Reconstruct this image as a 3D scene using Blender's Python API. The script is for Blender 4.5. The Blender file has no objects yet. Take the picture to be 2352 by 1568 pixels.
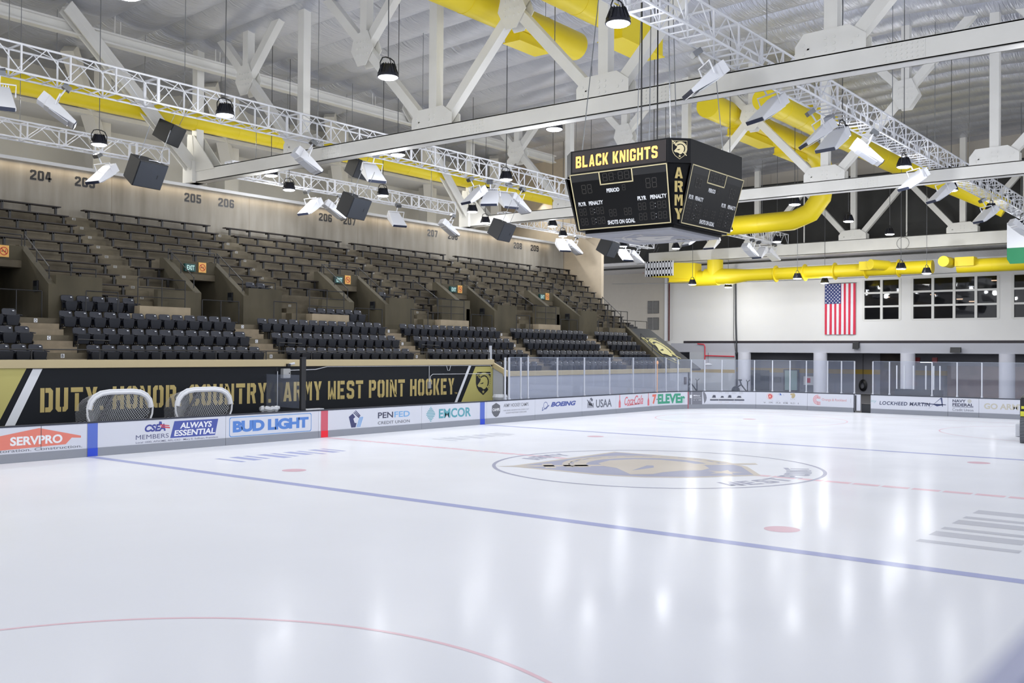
import bpy, bmesh, math, random
from mathutils import Vector, Matrix
random.seed(7)
SC = bpy.context.scene
COL = SC.collection
PI = math.pi
# ------------------------------------------------------------ camera
cam_d = bpy.data.cameras.new('camera'); cam = bpy.data.objects.new('camera', cam_d); COL.objects.link(cam); SC.camera = cam
CAM = Vector((-24.494, -13.9995, 3.1596)); YAW, PITCH, ROLL, FPX = 0.6638, 0.0115, 0.0074, 2276.44
fw = Vector((math.cos(PITCH)*math.cos(YAW), math.cos(PITCH)*math.sin(YAW), math.sin(PITCH)))
rt = fw.cross(Vector((0, 0, 1))).normalized(); up = rt.cross(fw)
cr, sr = math.cos(ROLL), math.sin(ROLL)
rt, up = rt*cr + up*sr, up*cr - rt*sr
m = Matrix((rt, up, -fw)).transposed().to_4x4(); m.translation = CAM
cam.matrix_world = m
cam_d.sensor_width = 36; cam_d.lens = FPX/2352*36; cam_d.clip_start = .05; cam_d.clip_end = 300
cam_d.dof.use_dof = True; cam_d.dof.focus_distance = 30; cam_d.dof.aperture_fstop = 2.8
# ------------------------------------------------------------ world, exposure
W = bpy.data.worlds.new('world'); SC.world = W; W.use_nodes = True
bg = W.node_tree.nodes['Background']; bg.inputs[0].default_value = (.93, .955, 1, 1); bg.inputs[1].default_value = 1.6
vs = SC.view_settings; vs.view_transform = 'Standard'; vs.look = 'None'; vs.gamma = 1; vs.exposure = 0.0
vs.use_curve_mapping = False
HIBAY_W = 118     # watts of each high-bay lamp
DOWN_W = 66        # watts thrown straight down by each lamp's reflector
COVE_W = 200       # warm strip along the top of the numbered wall
def area(name, loc, rot, sx, sy, w, col, parent=None, spread=PI, shape='RECTANGLE'):
    l = bpy.data.lights.new(name, 'AREA'); l.energy = w; l.color = col; l.shape = shape; l.size = sx; l.size_y = sy; l.spread = spread
    o = bpy.data.objects.new(name, l); COL.objects.link(o); o.location = loc; o.rotation_euler = rot
    if parent: o.parent = parent
    return o
UP_W = 30         # watts of each unseen strip added to brighten the ceiling and upper steel
for y_ in (16.6, -1.5, -12): area('roof_fill', (8, y_, 12.6), (PI, 0, 0), 62, .4, UP_W, (.98, .99, 1))
def bulb(loc, w, parent=None):
    l = bpy.data.lights.new('lamp_light', 'POINT'); l.energy = w; l.color = (.97, .98, 1); l.shadow_soft_size = .2
    o = bpy.data.objects.new('lamp_light', l); COL.objects.link(o); o.location = loc
    if parent: o.parent = parent
    return o
area('gallery_fill', (0, 28.6, 13.9), (math.radians(-35), 0, 0), 66, .3, 1700, (1, .98, .95))  # added fill strip without a fixture, brightens the gallery behind the numbered wall
area('cove_light', (3, 26.33, 10.72), (math.radians(12), 0, 0), 57, .06, COVE_W, (1, .8, .54))
# ------------------------------------------------------------ helpers
def lin(c):
    c = c/255
    return c/12.92 if c <= .04045 else ((c+.055)/1.055)**2.4
def rgb(r, g, b): return (lin(r), lin(g), lin(b), 1)
MATS = {}
def mat(name, col, rough=.5, metal=0, var=0, scale=3, bump=0, bscale=20, emis=0, spec=.5, stretch=None, col2=None):
    if name in MATS: return MATS[name]
    m = bpy.data.materials.new(name); m.use_nodes = True; nt = m.node_tree; p = nt.nodes['Principled BSDF']
    c = rgb(*col); p.inputs['Base Color'].default_value = c; p.inputs['Roughness'].default_value = rough
    p.inputs['Metallic'].default_value = metal; p.inputs['Specular IOR Level'].default_value = spec
    if emis: p.inputs['Emission Color'].default_value = c; p.inputs['Emission Strength'].default_value = emis
    if var or bump:
        tc = nt.nodes.new('ShaderNodeTexCoord'); mp = nt.nodes.new('ShaderNodeMapping')
        nt.links.new(tc.outputs['Object'], mp.inputs[0])
        if stretch: mp.inputs['Scale'].default_value = stretch
    if var:
        n = nt.nodes.new('ShaderNodeTexNoise'); n.inputs['Scale'].default_value = scale; n.inputs['Detail'].default_value = 5
        nt.links.new(mp.outputs[0], n.inputs['Vector'])
        r = nt.nodes.new('ShaderNodeValToRGB'); r.color_ramp.elements[0].position = .3; r.color_ramp.elements[1].position = .7
        d = rgb(*col2) if col2 else tuple(x*(1-var) for x in c[:3])+(1,)
        r.color_ramp.elements[0].color = d; r.color_ramp.elements[1].color = tuple(min(1, x*(1+var*.4)) for x in c[:3])+(1,)
        nt.links.new(n.outputs[0], r.inputs[0]); nt.links.new(r.outputs[0], p.inputs['Base Color'])
    if bump:
        n = nt.nodes.new('ShaderNodeTexNoise'); n.inputs['Scale'].default_value = bscale; n.inputs['Detail'].default_value = 3
        nt.links.new(mp.outputs[0], n.inputs['Vector'])
        b = nt.nodes.new('ShaderNodeBump'); b.inputs['Strength'].default_value = bump; b.inputs['Distance'].default_value = .02
        nt.links.new(n.outputs[0], b.inputs['Height']); nt.links.new(b.outputs[0], p.inputs['Normal'])
    MATS[name] = m
    return m
def icemat(name, col):
    m = bpy.data.materials.new(name); m.use_nodes = True; nt = m.node_tree; p = nt.nodes['Principled BSDF']
    p.inputs['Base Color'].default_value = rgb(*col); p.inputs['Roughness'].default_value = .17; p.inputs['IOR'].default_value = 1.31; p.inputs['Specular IOR Level'].default_value = .07
    tc = nt.nodes.new('ShaderNodeTexCoord')
    n = nt.nodes.new('ShaderNodeTexNoise'); n.inputs['Scale'].default_value = 5; n.inputs['Detail'].default_value = 6; n.inputs['Roughness'].default_value = .65
    n2 = nt.nodes.new('ShaderNodeTexNoise'); n2.inputs['Scale'].default_value = .35; n2.inputs['Detail'].default_value = 4
    for k in (n, n2): nt.links.new(tc.outputs['Object'], k.inputs['Vector'])
    b = nt.nodes.new('ShaderNodeBump'); b.inputs['Strength'].default_value = .12; b.inputs['Distance'].default_value = .01
    nt.links.new(n.outputs[0], b.inputs['Height']); nt.links.new(b.outputs[0], p.inputs['Normal'])
    mr = nt.nodes.new('ShaderNodeMapRange'); mr.inputs[1].default_value = .35; mr.inputs[2].default_value = .7; mr.inputs[3].default_value = .12; mr.inputs[4].default_value = .24
    nt.links.new(n2.outputs[0], mr.inputs[0]); nt.links.new(mr.outputs[0], p.inputs['Roughness'])
    df = nt.nodes.new('ShaderNodeBsdfDiffuse'); df.inputs[0].default_value = rgb(*col); mx = nt.nodes.new('ShaderNodeMixShader'); mx.inputs[0].default_value = .55
    nt.links.new(p.outputs[0], mx.inputs[1]); nt.links.new(df.outputs[0], mx.inputs[2]); nt.links.new(mx.outputs[0], nt.nodes['Material Output'].inputs[0])
    MATS[name] = m
    return m
ICE = icemat('ice', (238, 240, 247))
I_BLUE = icemat('ice_blue', (178, 184, 222)); I_RED = icemat('ice_red', (238, 206, 216)); I_GREY = icemat('ice_grey', (206, 208, 218))
I_DARK = icemat('ice_dark', (178, 180, 200)); I_GOLD = icemat('ice_gold', (214, 206, 196)); I_PALE = icemat('ice_pale', (206, 209, 222)); I_DOT = icemat('ice_dot', (226, 192, 204))
WHITE = mat('board_white', (212, 215, 226), .4); STEEL = mat('cream_steel', (236, 235, 230), .45, var=.05, scale=1)
ALU = mat('white_aluminium', (232, 234, 240), .35); BLACK = mat('black', (20, 22, 28), .45); DARK = mat('dark_grey', (45, 48, 54), .5)
YEL = mat('yellow_duct', (242, 218, 34), .45); CONC = mat('concrete', (104, 96, 80), .85, var=.3, scale=1.6, bump=.15)
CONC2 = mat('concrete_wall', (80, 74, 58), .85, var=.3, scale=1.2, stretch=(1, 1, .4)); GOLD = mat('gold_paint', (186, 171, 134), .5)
PALEGOLD = mat('pale_gold', (186, 178, 106), .5); LGOLD = mat('letter_gold', (184, 165, 104), .5); NAVY = mat('black_banner', (19, 23, 30), .6, spec=.25)
SEAT = mat('seat_plastic', (38, 41, 52), .42, spec=.35); SEAT2 = mat('seat_plastic_dark', (27, 30, 39), .42, spec=.35); RAIL = mat('rail_black', (24, 24, 27), .45)
BENCH = mat('bench_wood', (38, 31, 29), .6, var=.2, scale=6); PLATE = mat('white_plate', (225, 228, 235), .4); KICK = mat('kick_grey', (142, 146, 156), .45)
GREYW = mat('grey_wall', (184, 188, 200), .7); WALLW = mat('white_wall', (226, 226, 226), .8, var=.02, scale=.6); CHROME = mat('metal', (150, 153, 158), .3, 1)
RUB = mat('rubber_floor', (60, 60, 64), .8); RED = mat('red', (214, 40, 62), .5); ORANGE = mat('sign_orange', (232, 176, 92), .5)
SBK = mat('scoreboard_black', (17, 18, 22), .5, spec=.2)
def glassmat(name, tint, alpha, rough=.02):
    m = bpy.data.materials.new(name); m.use_nodes = True; nt = m.node_tree; nt.nodes.remove(nt.nodes['Principled BSDF'])
    o = nt.nodes['Material Output']; t = nt.nodes.new('ShaderNodeBsdfTransparent'); g = nt.nodes.new('ShaderNodeBsdfGlossy'); d = nt.nodes.new('ShaderNodeBsdfDiffuse')
    g.inputs['Roughness'].default_value = rough; t.inputs[0].default_value = (.97, .98, 1, 1); d.inputs[0].default_value = rgb(*tint)
    lw = nt.nodes.new('ShaderNodeLayerWeight'); lw.inputs[0].default_value = .5; pw = nt.nodes.new('ShaderNodeMath'); pw.operation = 'POWER'; pw.inputs[1].default_value = 4
    f = nt.nodes.new('ShaderNodeMath'); f.operation = 'MULTIPLY_ADD'; f.inputs[1].default_value = .5; f.inputs[2].default_value = .03
    nt.links.new(lw.outputs['Facing'], pw.inputs[0]); nt.links.new(pw.outputs[0], f.inputs[0])
    a = nt.nodes.new('ShaderNodeMixShader'); a.inputs[0].default_value = alpha; b = nt.nodes.new('ShaderNodeMixShader')
    nt.links.new(t.outputs[0], a.inputs[1]); nt.links.new(d.outputs[0], a.inputs[2]); nt.links.new(f.outputs[0], b.inputs[0])
    nt.links.new(a.outputs[0], b.inputs[1]); nt.links.new(g.outputs[0], b.inputs[2]); nt.links.new(b.outputs[0], o.inputs[0])
    MATS[name] = m
    return m
GLASS = glassmat('rink_glass', (190, 200, 225), .08)
WGLASS = glassmat('window_glass', (25, 27, 32), .35)
class MB:
    def __init__(s): s.v = []; s.f = []; s.mi = []; s.m = 0
    def add(s, vs, fs):
        n = len(s.v); s.v += [tuple(q) for q in vs]
        for f in fs: s.f.append([n+i for i in f]); s.mi.append(s.m)
        return s
    def poly(s, pts): return s.add(pts, [list(range(len(pts)))])
    def box(s, x0, x1, y0, y1, z0, z1):
        return s.add([(x, y, z) for z in (z0, z1) for y in (y0, y1) for x in (x0, x1)], [(0, 2, 3, 1), (4, 5, 7, 6), (0, 1, 5, 4), (2, 6, 7, 3), (0, 4, 6, 2), (1, 3, 7, 5)])
    def hexa(s, b, t):   # two quads, bottom and top
        return s.add(list(b)+list(t), [(3, 2, 1, 0), (4, 5, 6, 7), (0, 1, 5, 4), (1, 2, 6, 5), (2, 3, 7, 6), (3, 0, 4, 7)])
    def bar(s, a, b, w, h, side=None):   # beam of rectangular section, w along side
        a = Vector(a); b = Vector(b); d = (b-a).normalized()
        if side is None: side = d.cross(Vector((0, 0, 1))) if abs(d.z) < .99 else Vector((1, 0, 0))
        side = Vector(side); side = (side-d*side.dot(d)).normalized(); u = side.cross(d)
        q = [side*(-w/2)+u*(-h/2), side*(w/2)+u*(-h/2), side*(w/2)+u*(h/2), side*(-w/2)+u*(h/2)]
        return s.hexa([a+i for i in q], [b+i for i in q])
    def tube(s, pts, r, n=8, caps=True):
        P = [Vector(p) for p in pts]; T = []
        for i in range(len(P)):
            t = (P[min(i+1, len(P)-1)]-P[max(i-1, 0)]).normalized(); T.append(t)
        u = T[0].cross(Vector((0, 0, 1))); u = u.normalized() if u.length > .01 else Vector((1, 0, 0))
        vs = []; fs = []
        for i, p in enumerate(P):
            u = (u-T[i]*u.dot(T[i])).normalized(); w = T[i].cross(u)
            rr = r[i] if isinstance(r, (list, tuple)) else r
            vs += [p+(u*math.cos(2*PI*k/n)+w*math.sin(2*PI*k/n))*rr for k in range(n)]
            if i: fs += [((i-1)*n+k, (i-1)*n+(k+1) % n, i*n+(k+1) % n, i*n+k) for k in range(n)]
        if caps: fs += [tuple(range(n))[::-1], tuple(range((len(P)-1)*n, len(P)*n))]
        return s.add(vs, fs)
    def lathe(s, c, prof, n=16):
        vs = []; fs = []
        for i, (r, z) in enumerate(prof):
            vs += [(c[0]+r*math.cos(2*PI*k/n), c[1]+r*math.sin(2*PI*k/n), c[2]+z) for k in range(n)]
            if i: fs += [((i-1)*n+k, (i-1)*n+(k+1) % n, i*n+(k+1) % n, i*n+k) for k in range(n)]
        fs += [tuple(range(n))[::-1], tuple(range((len(prof)-1)*n, len(prof)*n))]
        return s.add(vs, fs)
    def prism(s, poly, f, h0, h1):   # poly of (u,v), f(u,v,h)
        n = len(poly)
        return s.add([f(u, v, h0) for u, v in poly]+[f(u, v, h1) for u, v in poly],
                     [tuple(range(n))[::-1], tuple(range(n, 2*n))]+[(i, (i+1) % n, n+(i+1) % n, n+i) for i in range(n)])
    def build(s, name, mats, parent=None, loc=None, smooth=False, bevel=0, **kw):
        me = bpy.data.meshes.new(name)
        L = Vector(parent.location) if parent is not None else Vector(loc or (0, 0, 0))
        if parent is not None and parent.parent is not None: L = L+Vector(parent.parent.location)
        me.from_pydata([tuple(Vector(v)-L) for v in s.v], [], s.f)
        ms = mats if isinstance(mats, list) else [mats]
        for mm in ms: me.materials.append(mm)
        if len(ms) > 1: me.polygons.foreach_set('material_index', s.mi)
        bm = bmesh.new(); bm.from_mesh(me); bmesh.ops.recalc_face_normals(bm, faces=bm.faces); bm.to_mesh(me); bm.free()
        if smooth:
            me.polygons.foreach_set('use_smooth', [True]*len(me.polygons)); me.set_sharp_from_angle(angle=math.radians(38))
        me.update()
        o = bpy.data.objects.new(name, me); COL.objects.link(o)
        if parent is not None: o.parent = parent
        else: o.location = L
        if bevel:
            b = o.modifiers.new('bevel', 'BEVEL'); b.width = bevel; b.segments = 2; b.limit_method = 'ANGLE'
        tag(o, **kw)
        return o
def tag(o, label=None, cat=None, group=None, kind=None):
    if label: o['label'] = label
    if cat: o['category'] = cat
    if group: o['group'] = group
    if kind: o['kind'] = kind
    return o
def thing(name, label, cat, loc=(0, 0, 0), group=None, kind=None):
    o = bpy.data.objects.new(name, None); COL.objects.link(o); o.location = loc; o.empty_display_size = .2
    return tag(o, label, cat, group, kind)
def dup(root, loc, rot=None, label=None, group=None):
    r = root.copy(); COL.objects.link(r); r.location = loc
    if rot is not None: r.rotation_euler = rot
    if label: r['label'] = label
    if group: r['group'] = group
    for ch in list(root.children):
        c = ch.copy(); COL.objects.link(c); c.parent = r
        for g in list(ch.children):
            d = g.copy(); COL.objects.link(d); d.parent = c
    return r
ORD = ['zeroth', 'first', 'second', 'third', 'fourth', 'fifth', 'sixth', 'seventh', 'eighth', 'ninth', 'tenth', 'eleventh', 'twelfth', 'thirteenth', 'fourteenth', 'fifteenth', 'sixteenth', 'seventeenth', 'eighteenth', 'nineteenth', 'twentieth', 'twenty-first', 'twenty-second', 'twenty-third', 'twenty-fourth', 'twenty-fifth']
# ------------------------------------------------------------ lettering
TXT = {}
def text2d(body, bold=0., shear=0., space=1.):
    k = (body, bold, shear, space)
    if k in TXT: return TXT[k]
    c = bpy.data.curves.new('t', 'FONT'); c.body = body; c.offset = bold; c.shear = shear; c.resolution_u = 4; c.space_character = space
    o = bpy.data.objects.new('t', c); COL.objects.link(o)
    dg = bpy.context.evaluated_depsgraph_get(); me = bpy.data.meshes.new_from_object(o.evaluated_get(dg))
    vs = [(v.co.x, v.co.y) for v in me.vertices]; fs = [list(p.vertices) for p in me.polygons]
    bpy.data.objects.remove(o); bpy.data.meshes.remove(me)
    x0 = min(v[0] for v in vs); x1 = max(v[0] for v in vs); y0 = min(v[1] for v in vs); y1 = max(v[1] for v in vs)
    TXT[k] = ([((x-x0)/(x1-x0), (y-y0)/(y1-y0)) for x, y in vs], fs)
    return TXT[k]
def R(x0, y0, x1, y1): return [(x0, y0), (x1, y0), (x1, y1), (x0, y1)]
def mx(p): return [(6-x, y) for x, y in p]
def my(p): return [(x, 10-y) for x, y in p]
def glyphs(g):     # block alphabet on a 6 x 10 grid, g = stencil gap
    a = 3-g; OL = [(a, 10), (1.2, 10), (0, 8.8), (0, 1.2), (1.2, 0), (a, 0), (a, 2), (2.2, 2), (2, 2.2), (2, 7.8), (2.2, 8), (a, 8)]
    st = R(0, 0, 2, 10); b = 2+g*1.2; UL = [(0, 10), (2, 10), (2, 2.2), (2.2, 2), (a, 2), (a, 0), (1.2, 0), (0, 1.2)]
    CT = [(3+g, 10), (4.8, 10), (6, 8.8), (6, 6.6), (4, 6.6), (4, 7.8), (3.8, 8), (3+g, 8)]
    bowl = [(b, 10), (4.8, 10), (6, 8.8), (6, 5.4), (4.6, 4), (b, 4), (b, 5.7), (3.8, 5.7), (4, 6), (4, 7.8), (3.8, 8), (b, 8)]
    S_ = [(6, 7), (4, 7), (4, 7.8), (3.8, 8), (2.2, 8), (2, 7.8), (2, 6.4), (2.2, 6.1), (4.8, 5.6), (6, 4.5), (6, 1.2), (4.8, 0), (1.2, 0), (0, 1.2), (0, 3), (2, 3), (2, 2.2), (2.2, 2), (3.8, 2), (4, 2.2), (4, 3.8), (3.8, 4.1), (1.2, 4.6), (0, 5.7), (0, 8.8), (1.2, 10), (4.8, 10), (6, 8.8)]
    six = [[(0, 1.2), (0, 8.8), (1.2, 10), (4.8, 10), (6, 8.8), (6, 7.2), (4, 7.2), (4, 7.8), (3.8, 8), (2.2, 8), (2, 7.8), (2, 2.2), (2.2, 2), (3, 2), (3, 0), (1.2, 0)], [(2, 6), (4.8, 6), (6, 4.9), (6, 1.2), (4.8, 0), (3, 0), (3, 2), (3.8, 2), (4, 2.2), (4, 4), (3.8, 4.2), (2, 4.2)]]
    e8 = [(3, 10), (1.2, 10), (0, 8.8), (0, 6.2), (.9, 5.1), (0, 4.1), (0, 1.2), (1.2, 0), (3, 0), (3, 2), (2.2, 2), (2, 2.2), (2, 3.9), (2.2, 4.2), (3, 4.2), (3, 5.9), (2.2, 5.9), (2, 6.1), (2, 7.8), (2.2, 8), (3, 8)]
    M_ = [(.9, 10), (2.2, 10), (3, 6.8), (3, 3)]
    return {'O': [OL, mx(OL)], '0': [OL, mx(OL)], 'D': [st, [(b, 10), (4.8, 10), (6, 8.8), (6, 1.2), (4.8, 0), (b, 0), (b, 2), (3.8, 2), (4, 2.2), (4, 7.8), (3.8, 8), (b, 8)]],
            'U': [UL, mx(UL)], 'T': [R(0, 8, 6, 10), R(2, 0, 4, 8-g*1.5)], 'Y': [[(0, 10), (2.1, 10), (4, 4.5), (4, 0), (2, 0), (2, 4.5)], [(3.9, 10), (6, 10), (4.3, 5.1), (3.3-g*.2+.2, 7.6)]],
            'H': [st, R(4, 0, 6, 10), R(2+g, 4, 4, 6)], 'N': [R(0, 0, 1.7, 8.6), R(4.3, 1.4, 6, 10), [(0, 10), (1.9, 10), (6, 0), (4.1, 0)]],
            'R': [st, [(b, 10), (4.8, 10), (6, 8.8), (6, 5.6), (4.9, 4.6), (6, 0), (4, 0), (3.1, 4.2), (b, 4.2), (b, 5.9), (3.8, 5.9), (4, 6.1), (4, 7.8), (3.8, 8), (b, 8)]],
            'C': [OL, CT, my(CT)], 'A': [[(0, 0), (2, 0), (3.3, 8), (3-g*.4, 10), (2, 10)], [(3.1+g*.3, 10), (4, 10), (6, 0), (4.1, 0), (3.1+g*.3, 7)], [(2.3, 1.8), (3.9, 1.8), (3.6, 3.4), (2.55, 3.4)]],
            'M': [R(0, 0, 1.6, 10), R(4.4, 0, 6, 10), M_, mx(M_)], 'W': [R(0, 0, 1.6, 10), R(4.4, 0, 6, 10), my(M_), my(mx(M_))],
            'E': [st, R(b, 8, 5.6, 10), R(b, 4.1, 4.8, 5.9), R(b, 0, 5.6, 2)], 'S': [S_], 'P': [st, bowl], 'I': [R(2, 0, 4, 10)],
            'K': [st, [(b, 5.2), (4, 10), (6, 10), (4.1, 5.3), (6, 0), (4, 0), (b, 4.4)]], 'L': [st, R(2, 0, 5.6, 2)],
            'B': [st, [(b, 10), (4.8, 10), (5.8, 9), (5.8, 6.2), (5, 5.1), (6, 4.2), (6, 1.2), (4.8, 0), (b, 0), (b, 2), (3.8, 2), (4, 2.2), (4, 3.9), (3.8, 4.1), (b, 4.1), (b, 5.9), (3.6, 5.9), (3.8, 6.1), (3.8, 7.8), (3.6, 8), (b, 8)]],
            'G': [OL, CT, [(3+g, 0), (4.8, 0), (6, 1.2), (6, 5), (3.4, 5), (3.4, 3.4), (4, 3.4), (4, 2.2), (3.8, 2), (3+g, 2)]],
            '2': [[(0, 7), (0, 8.8), (1.2, 10), (4.8, 10), (6, 8.8), (6, 6.2), (5.2, 5), (2.2, 2), (6, 2), (6, 0), (0, 0), (0, 2.6), (4, 6.4), (4, 7.8), (3.8, 8), (2.2, 8), (2, 7.8), (2, 7)]],
            '4': [R(2.9, 0, 4.8, 10), [(0, 2.2), (6, 2.2), (6, 4), (1.9, 4), (3.4, 10), (1.7, 10), (0, 4.2)]],
            '5': [[(.3, 10), (5.7, 10), (5.7, 8), (2.1, 8), (2.1, 6.2), (4.8, 6.2), (6, 5), (6, 1.2), (4.8, 0), (1.2, 0), (0, 1.2), (0, 3), (2, 3), (2, 2.2), (2.2, 2), (3.8, 2), (4, 2.2), (4, 4), (3.8, 4.3), (.3, 4.3)]],
            '6': six, '9': [[(6-x, 10-y) for x, y in q] for q in six], '7': [[(0, 10), (6, 10), (6, 8.4), (3.4, 0), (1.3, 0), (3.9, 8), (0, 8)]], '8': [e8, mx(e8)], '.': [R(0, 0, 1.8, 1.8)], ' ': []}
GS, GB = glyphs(.3), glyphs(0)
def block2d(body, stencil=True):
    G = GS if stencil else GB; x = 0; vs = []; fs = []
    for ch in body:
        for p in G[ch]:
            n = len(vs); off = -2 if ch == 'I' else 0
            vs += [(u+x+off, v/10) for u, v in p]; fs.append(list(range(n, n+len(p))))
        x += {'I': 2, '.': 1.8, ' ': 2.2}.get(ch, 6)+1.3
    x1 = max(v[0] for v in vs)
    return [(u/x1, v) for u, v in vs], fs
def decal(name, shape, f, h, m, parent, box=(0, 1, 0, 1), **kw):   # shape=(verts,faces) in unit box, f(u,v,h)->point
    u0, u1, v0, v1 = box; b = MB(); b.add([f(u0+(u1-u0)*u, v0+(v1-v0)*v, h) for u, v in shape[0]], shape[1])
    return b.build(name, m, parent, **kw)
def polys(*ps):
    vs = []; fs = []
    for p in ps: fs.append(list(range(len(vs), len(vs)+len(p)))); vs += p
    return vs, fs
def disc(cx, cy, rx, ry, n=28, a0=0, a1=2*PI): return [(cx+rx*math.cos(a0+(a1-a0)*i/n), cy+ry*math.sin(a0+(a1-a0)*i/n)) for i in range(n + (a1-a0 < 6.2))]
def ring(cx, cy, r0, r1, n=40, a0=0, a1=2*PI):
    vs = []; fs = []
    for i in range(n+1):
        a = a0+(a1-a0)*i/n; vs += [(cx+r0*math.cos(a), cy+r0*math.sin(a)), (cx+r1*math.cos(a), cy+r1*math.sin(a))]
        if i: fs.append([2*i-2, 2*i-1, 2*i+1, 2*i])
    return vs, fs
def join(*sh):
    vs = []; fs = []
    for v, f in sh: n = len(vs); vs += v; fs += [[i+n for i in q] for q in f]
    return vs, fs
def star(cx, cy, r, k=.4): return [(cx+(r if i % 2 == 0 else r*k)*math.sin(PI*i/5), cy+(r if i % 2 == 0 else r*k)*math.cos(PI*i/5)) for i in range(10)]
SHIELD = [(0, 1.2), (1, 1.2), (1, .62), (.94, .42), (.8, .22), (.5, 0), (.2, .22), (.06, .42), (0, .62)]
def shr(p, k, c=(.5, .66)): return [(c[0]+(x-c[0])*k, c[1]+(y-c[1])*k) for x, y in p]
def crest(f, parent, gold, dark, d=.002, rim=True):   # shield with a plumed helmet, sword and star
    if rim: decal('shield_rim', polys(SHIELD), f, d, gold, parent)
    decal('shield_field', polys(shr(SHIELD, .94)), f, 2*d, dark, parent)
    helm = [(.12, .52), (.3, .72), (.33, .82), (.42, .92), (.58, .95), (.72, .88), (.79, .74), (.78, .58), (.7, .42), (.6, .34), (.5, .33), (.42, .4), (.3, .44), (.2, .44)]
    fe = [ring(.54, .68, .33, .40, 24, -.75, 2.6)]
    fe += [ring(.54, .68, .42, .46, 24, -.7, 2.55)]
    for i in range(13):
        a = -.65+i*.255; fe.append(ring(.54, .68, .40, .425, 2, a, a+.12))
    sword = polys([(-.04, 1.24), (.04, 1.2), (.98, .26), (.93, .22), (-.0, 1.16)], [(.06, 1.0), (.1, .96), (.24, 1.1), (.2, 1.14)])
    decal('helmet_plume', join(*fe), f, 3*d, gold, parent); decal('sword', sword, f, 3*d, gold, parent)
    decal('helmet', polys(helm), f, 4*d, gold, parent); decal('visor_slit', polys([(.26, .6), (.5, .66), (.52, .63), (.44, .58)]), f, 5*d, dark, parent)
    decal('star', polys(star(.5, .2, .1)), f, 4*d, gold, parent)
# ------------------------------------------------------------ rink outline
HW, HL, RC = 13.89, 30.6, 6.1
L1 = HL-RC+30; L2 = L1+RC*PI/2
def path(s):   # stand-side boards then far end, s = x+30 along the straight; inward normal
    if s <= L1: return (s-30, HW, 0, -1)
    if s <= L2:
        a = (s-L1)/RC
        return (HL-RC+RC*math.sin(a), HW-RC+RC*math.cos(a), -math.sin(a), -math.cos(a))
    return (HL, HW-RC-(s-L2), -1, 0)
def bf(s, z, h): x, y, nx, ny = path(s); return (x+nx*h, y+ny*h, z)
def rrect(hx, hy, r, n=10):
    P = []
    for cx, cy, a in ((hx-r, hy-r, 0), (-hx+r, hy-r, 1), (-hx+r, -hy+r, 2), (hx-r, -hy+r, 3)):
        P += [(cx+r*math.cos(PI/2*(a+i/n)), cy+r*math.sin(PI/2*(a+i/n))) for i in range(n+1)]
    return P
b = MB(); b.poly([(x, y, 0) for x, y in rrect(HL, HW, RC)]); ice = b.build('floor', ICE, kind='structure')
MB().box(-60, 62, -40, 34, -.3, -.03).build('floor_concourse', RUB, kind='structure')
def icef(u, v, h): return (u, v, h)
def imark(name, shape, m, h=.002): return decal(name, shape, icef, h, m, ice)
def irect(x0, x1, y0, y1): return polys([(x0, y0), (x1, y0), (x1, y1), (x0, y1)])
imark('blue_line', irect(-9.21, -8.91, -HW, HW), I_BLUE); imark('blue_line', irect(8.91, 9.21, -HW, HW), I_BLUE)
imark('centre_line', join(*[irect(-.15, .15, y, min(y+.62, HW)) for y in [-HW+.7*i for i in range(40)]]), I_RED)
imark('goal_line', irect(27.2, 27.26, -13.2, 13.2), I_RED)
imark('centre_circle', ring(0, 0, 4.5, 4.6, 96), I_DARK, .003)
for x in (-7.28, 7.28):
    for y in (-6.78, 6.78): imark('faceoff_spot', polys(disc(x, y, .32, .32)), I_DOT)
for x in (-21, 21):
    for y in (-6.78, 6.78):
        imark('faceoff_circle', ring(x, y, 4.53, 4.59, 96), I_RED); imark('faceoff_spot', polys(disc(x, y, .32, .32)), I_DOT)
def crestice(u, v, h): return ((u-.5)*5.5, -3.15+v*5.2, h+.002)
crest(crestice, ice, I_GOLD, I_DARK, .0006)
def arcf(r, a0, top=True):
    def f(u, v, h):
        a = a0-u if top else a0+u
        rr = r+v if top else r-v
        return (rr*math.cos(a), rr*math.sin(a), h)
    return f
def arctext(t, r, half, top, hgt):
    vs, fs = block2d(t, True)
    a0 = PI/2+half if top else -PI/2-half
    rr = r if top else r+hgt
    f = arcf(rr, a0, top); imk = MB(); imk.add([f(u*2*half, v*hgt, .003) for u, v in vs], fs); imk.build('lettering', I_DARK, ice)
arctext('ARMY', 3.55, .25, True, .62); arctext('WEST POINT', 3.55, .62, False, .66)
for (x0, y0, n, w, hh, m) in ((-7.0, 9.4, 9, .5, 1.3, I_BLUE), (2.2, 9.4, 9, .45, 1.2, I_GREY), (-6.9, -10.6, 6, .78, 1.6, I_GREY)):
    imark('faded_ice_logo', join(*[irect(x0+i*w, x0+i*w+w*(.35+.3*(i % 2)), y0+.1*(i % 3), y0+hh) for i in range(n)]), m)
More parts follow.
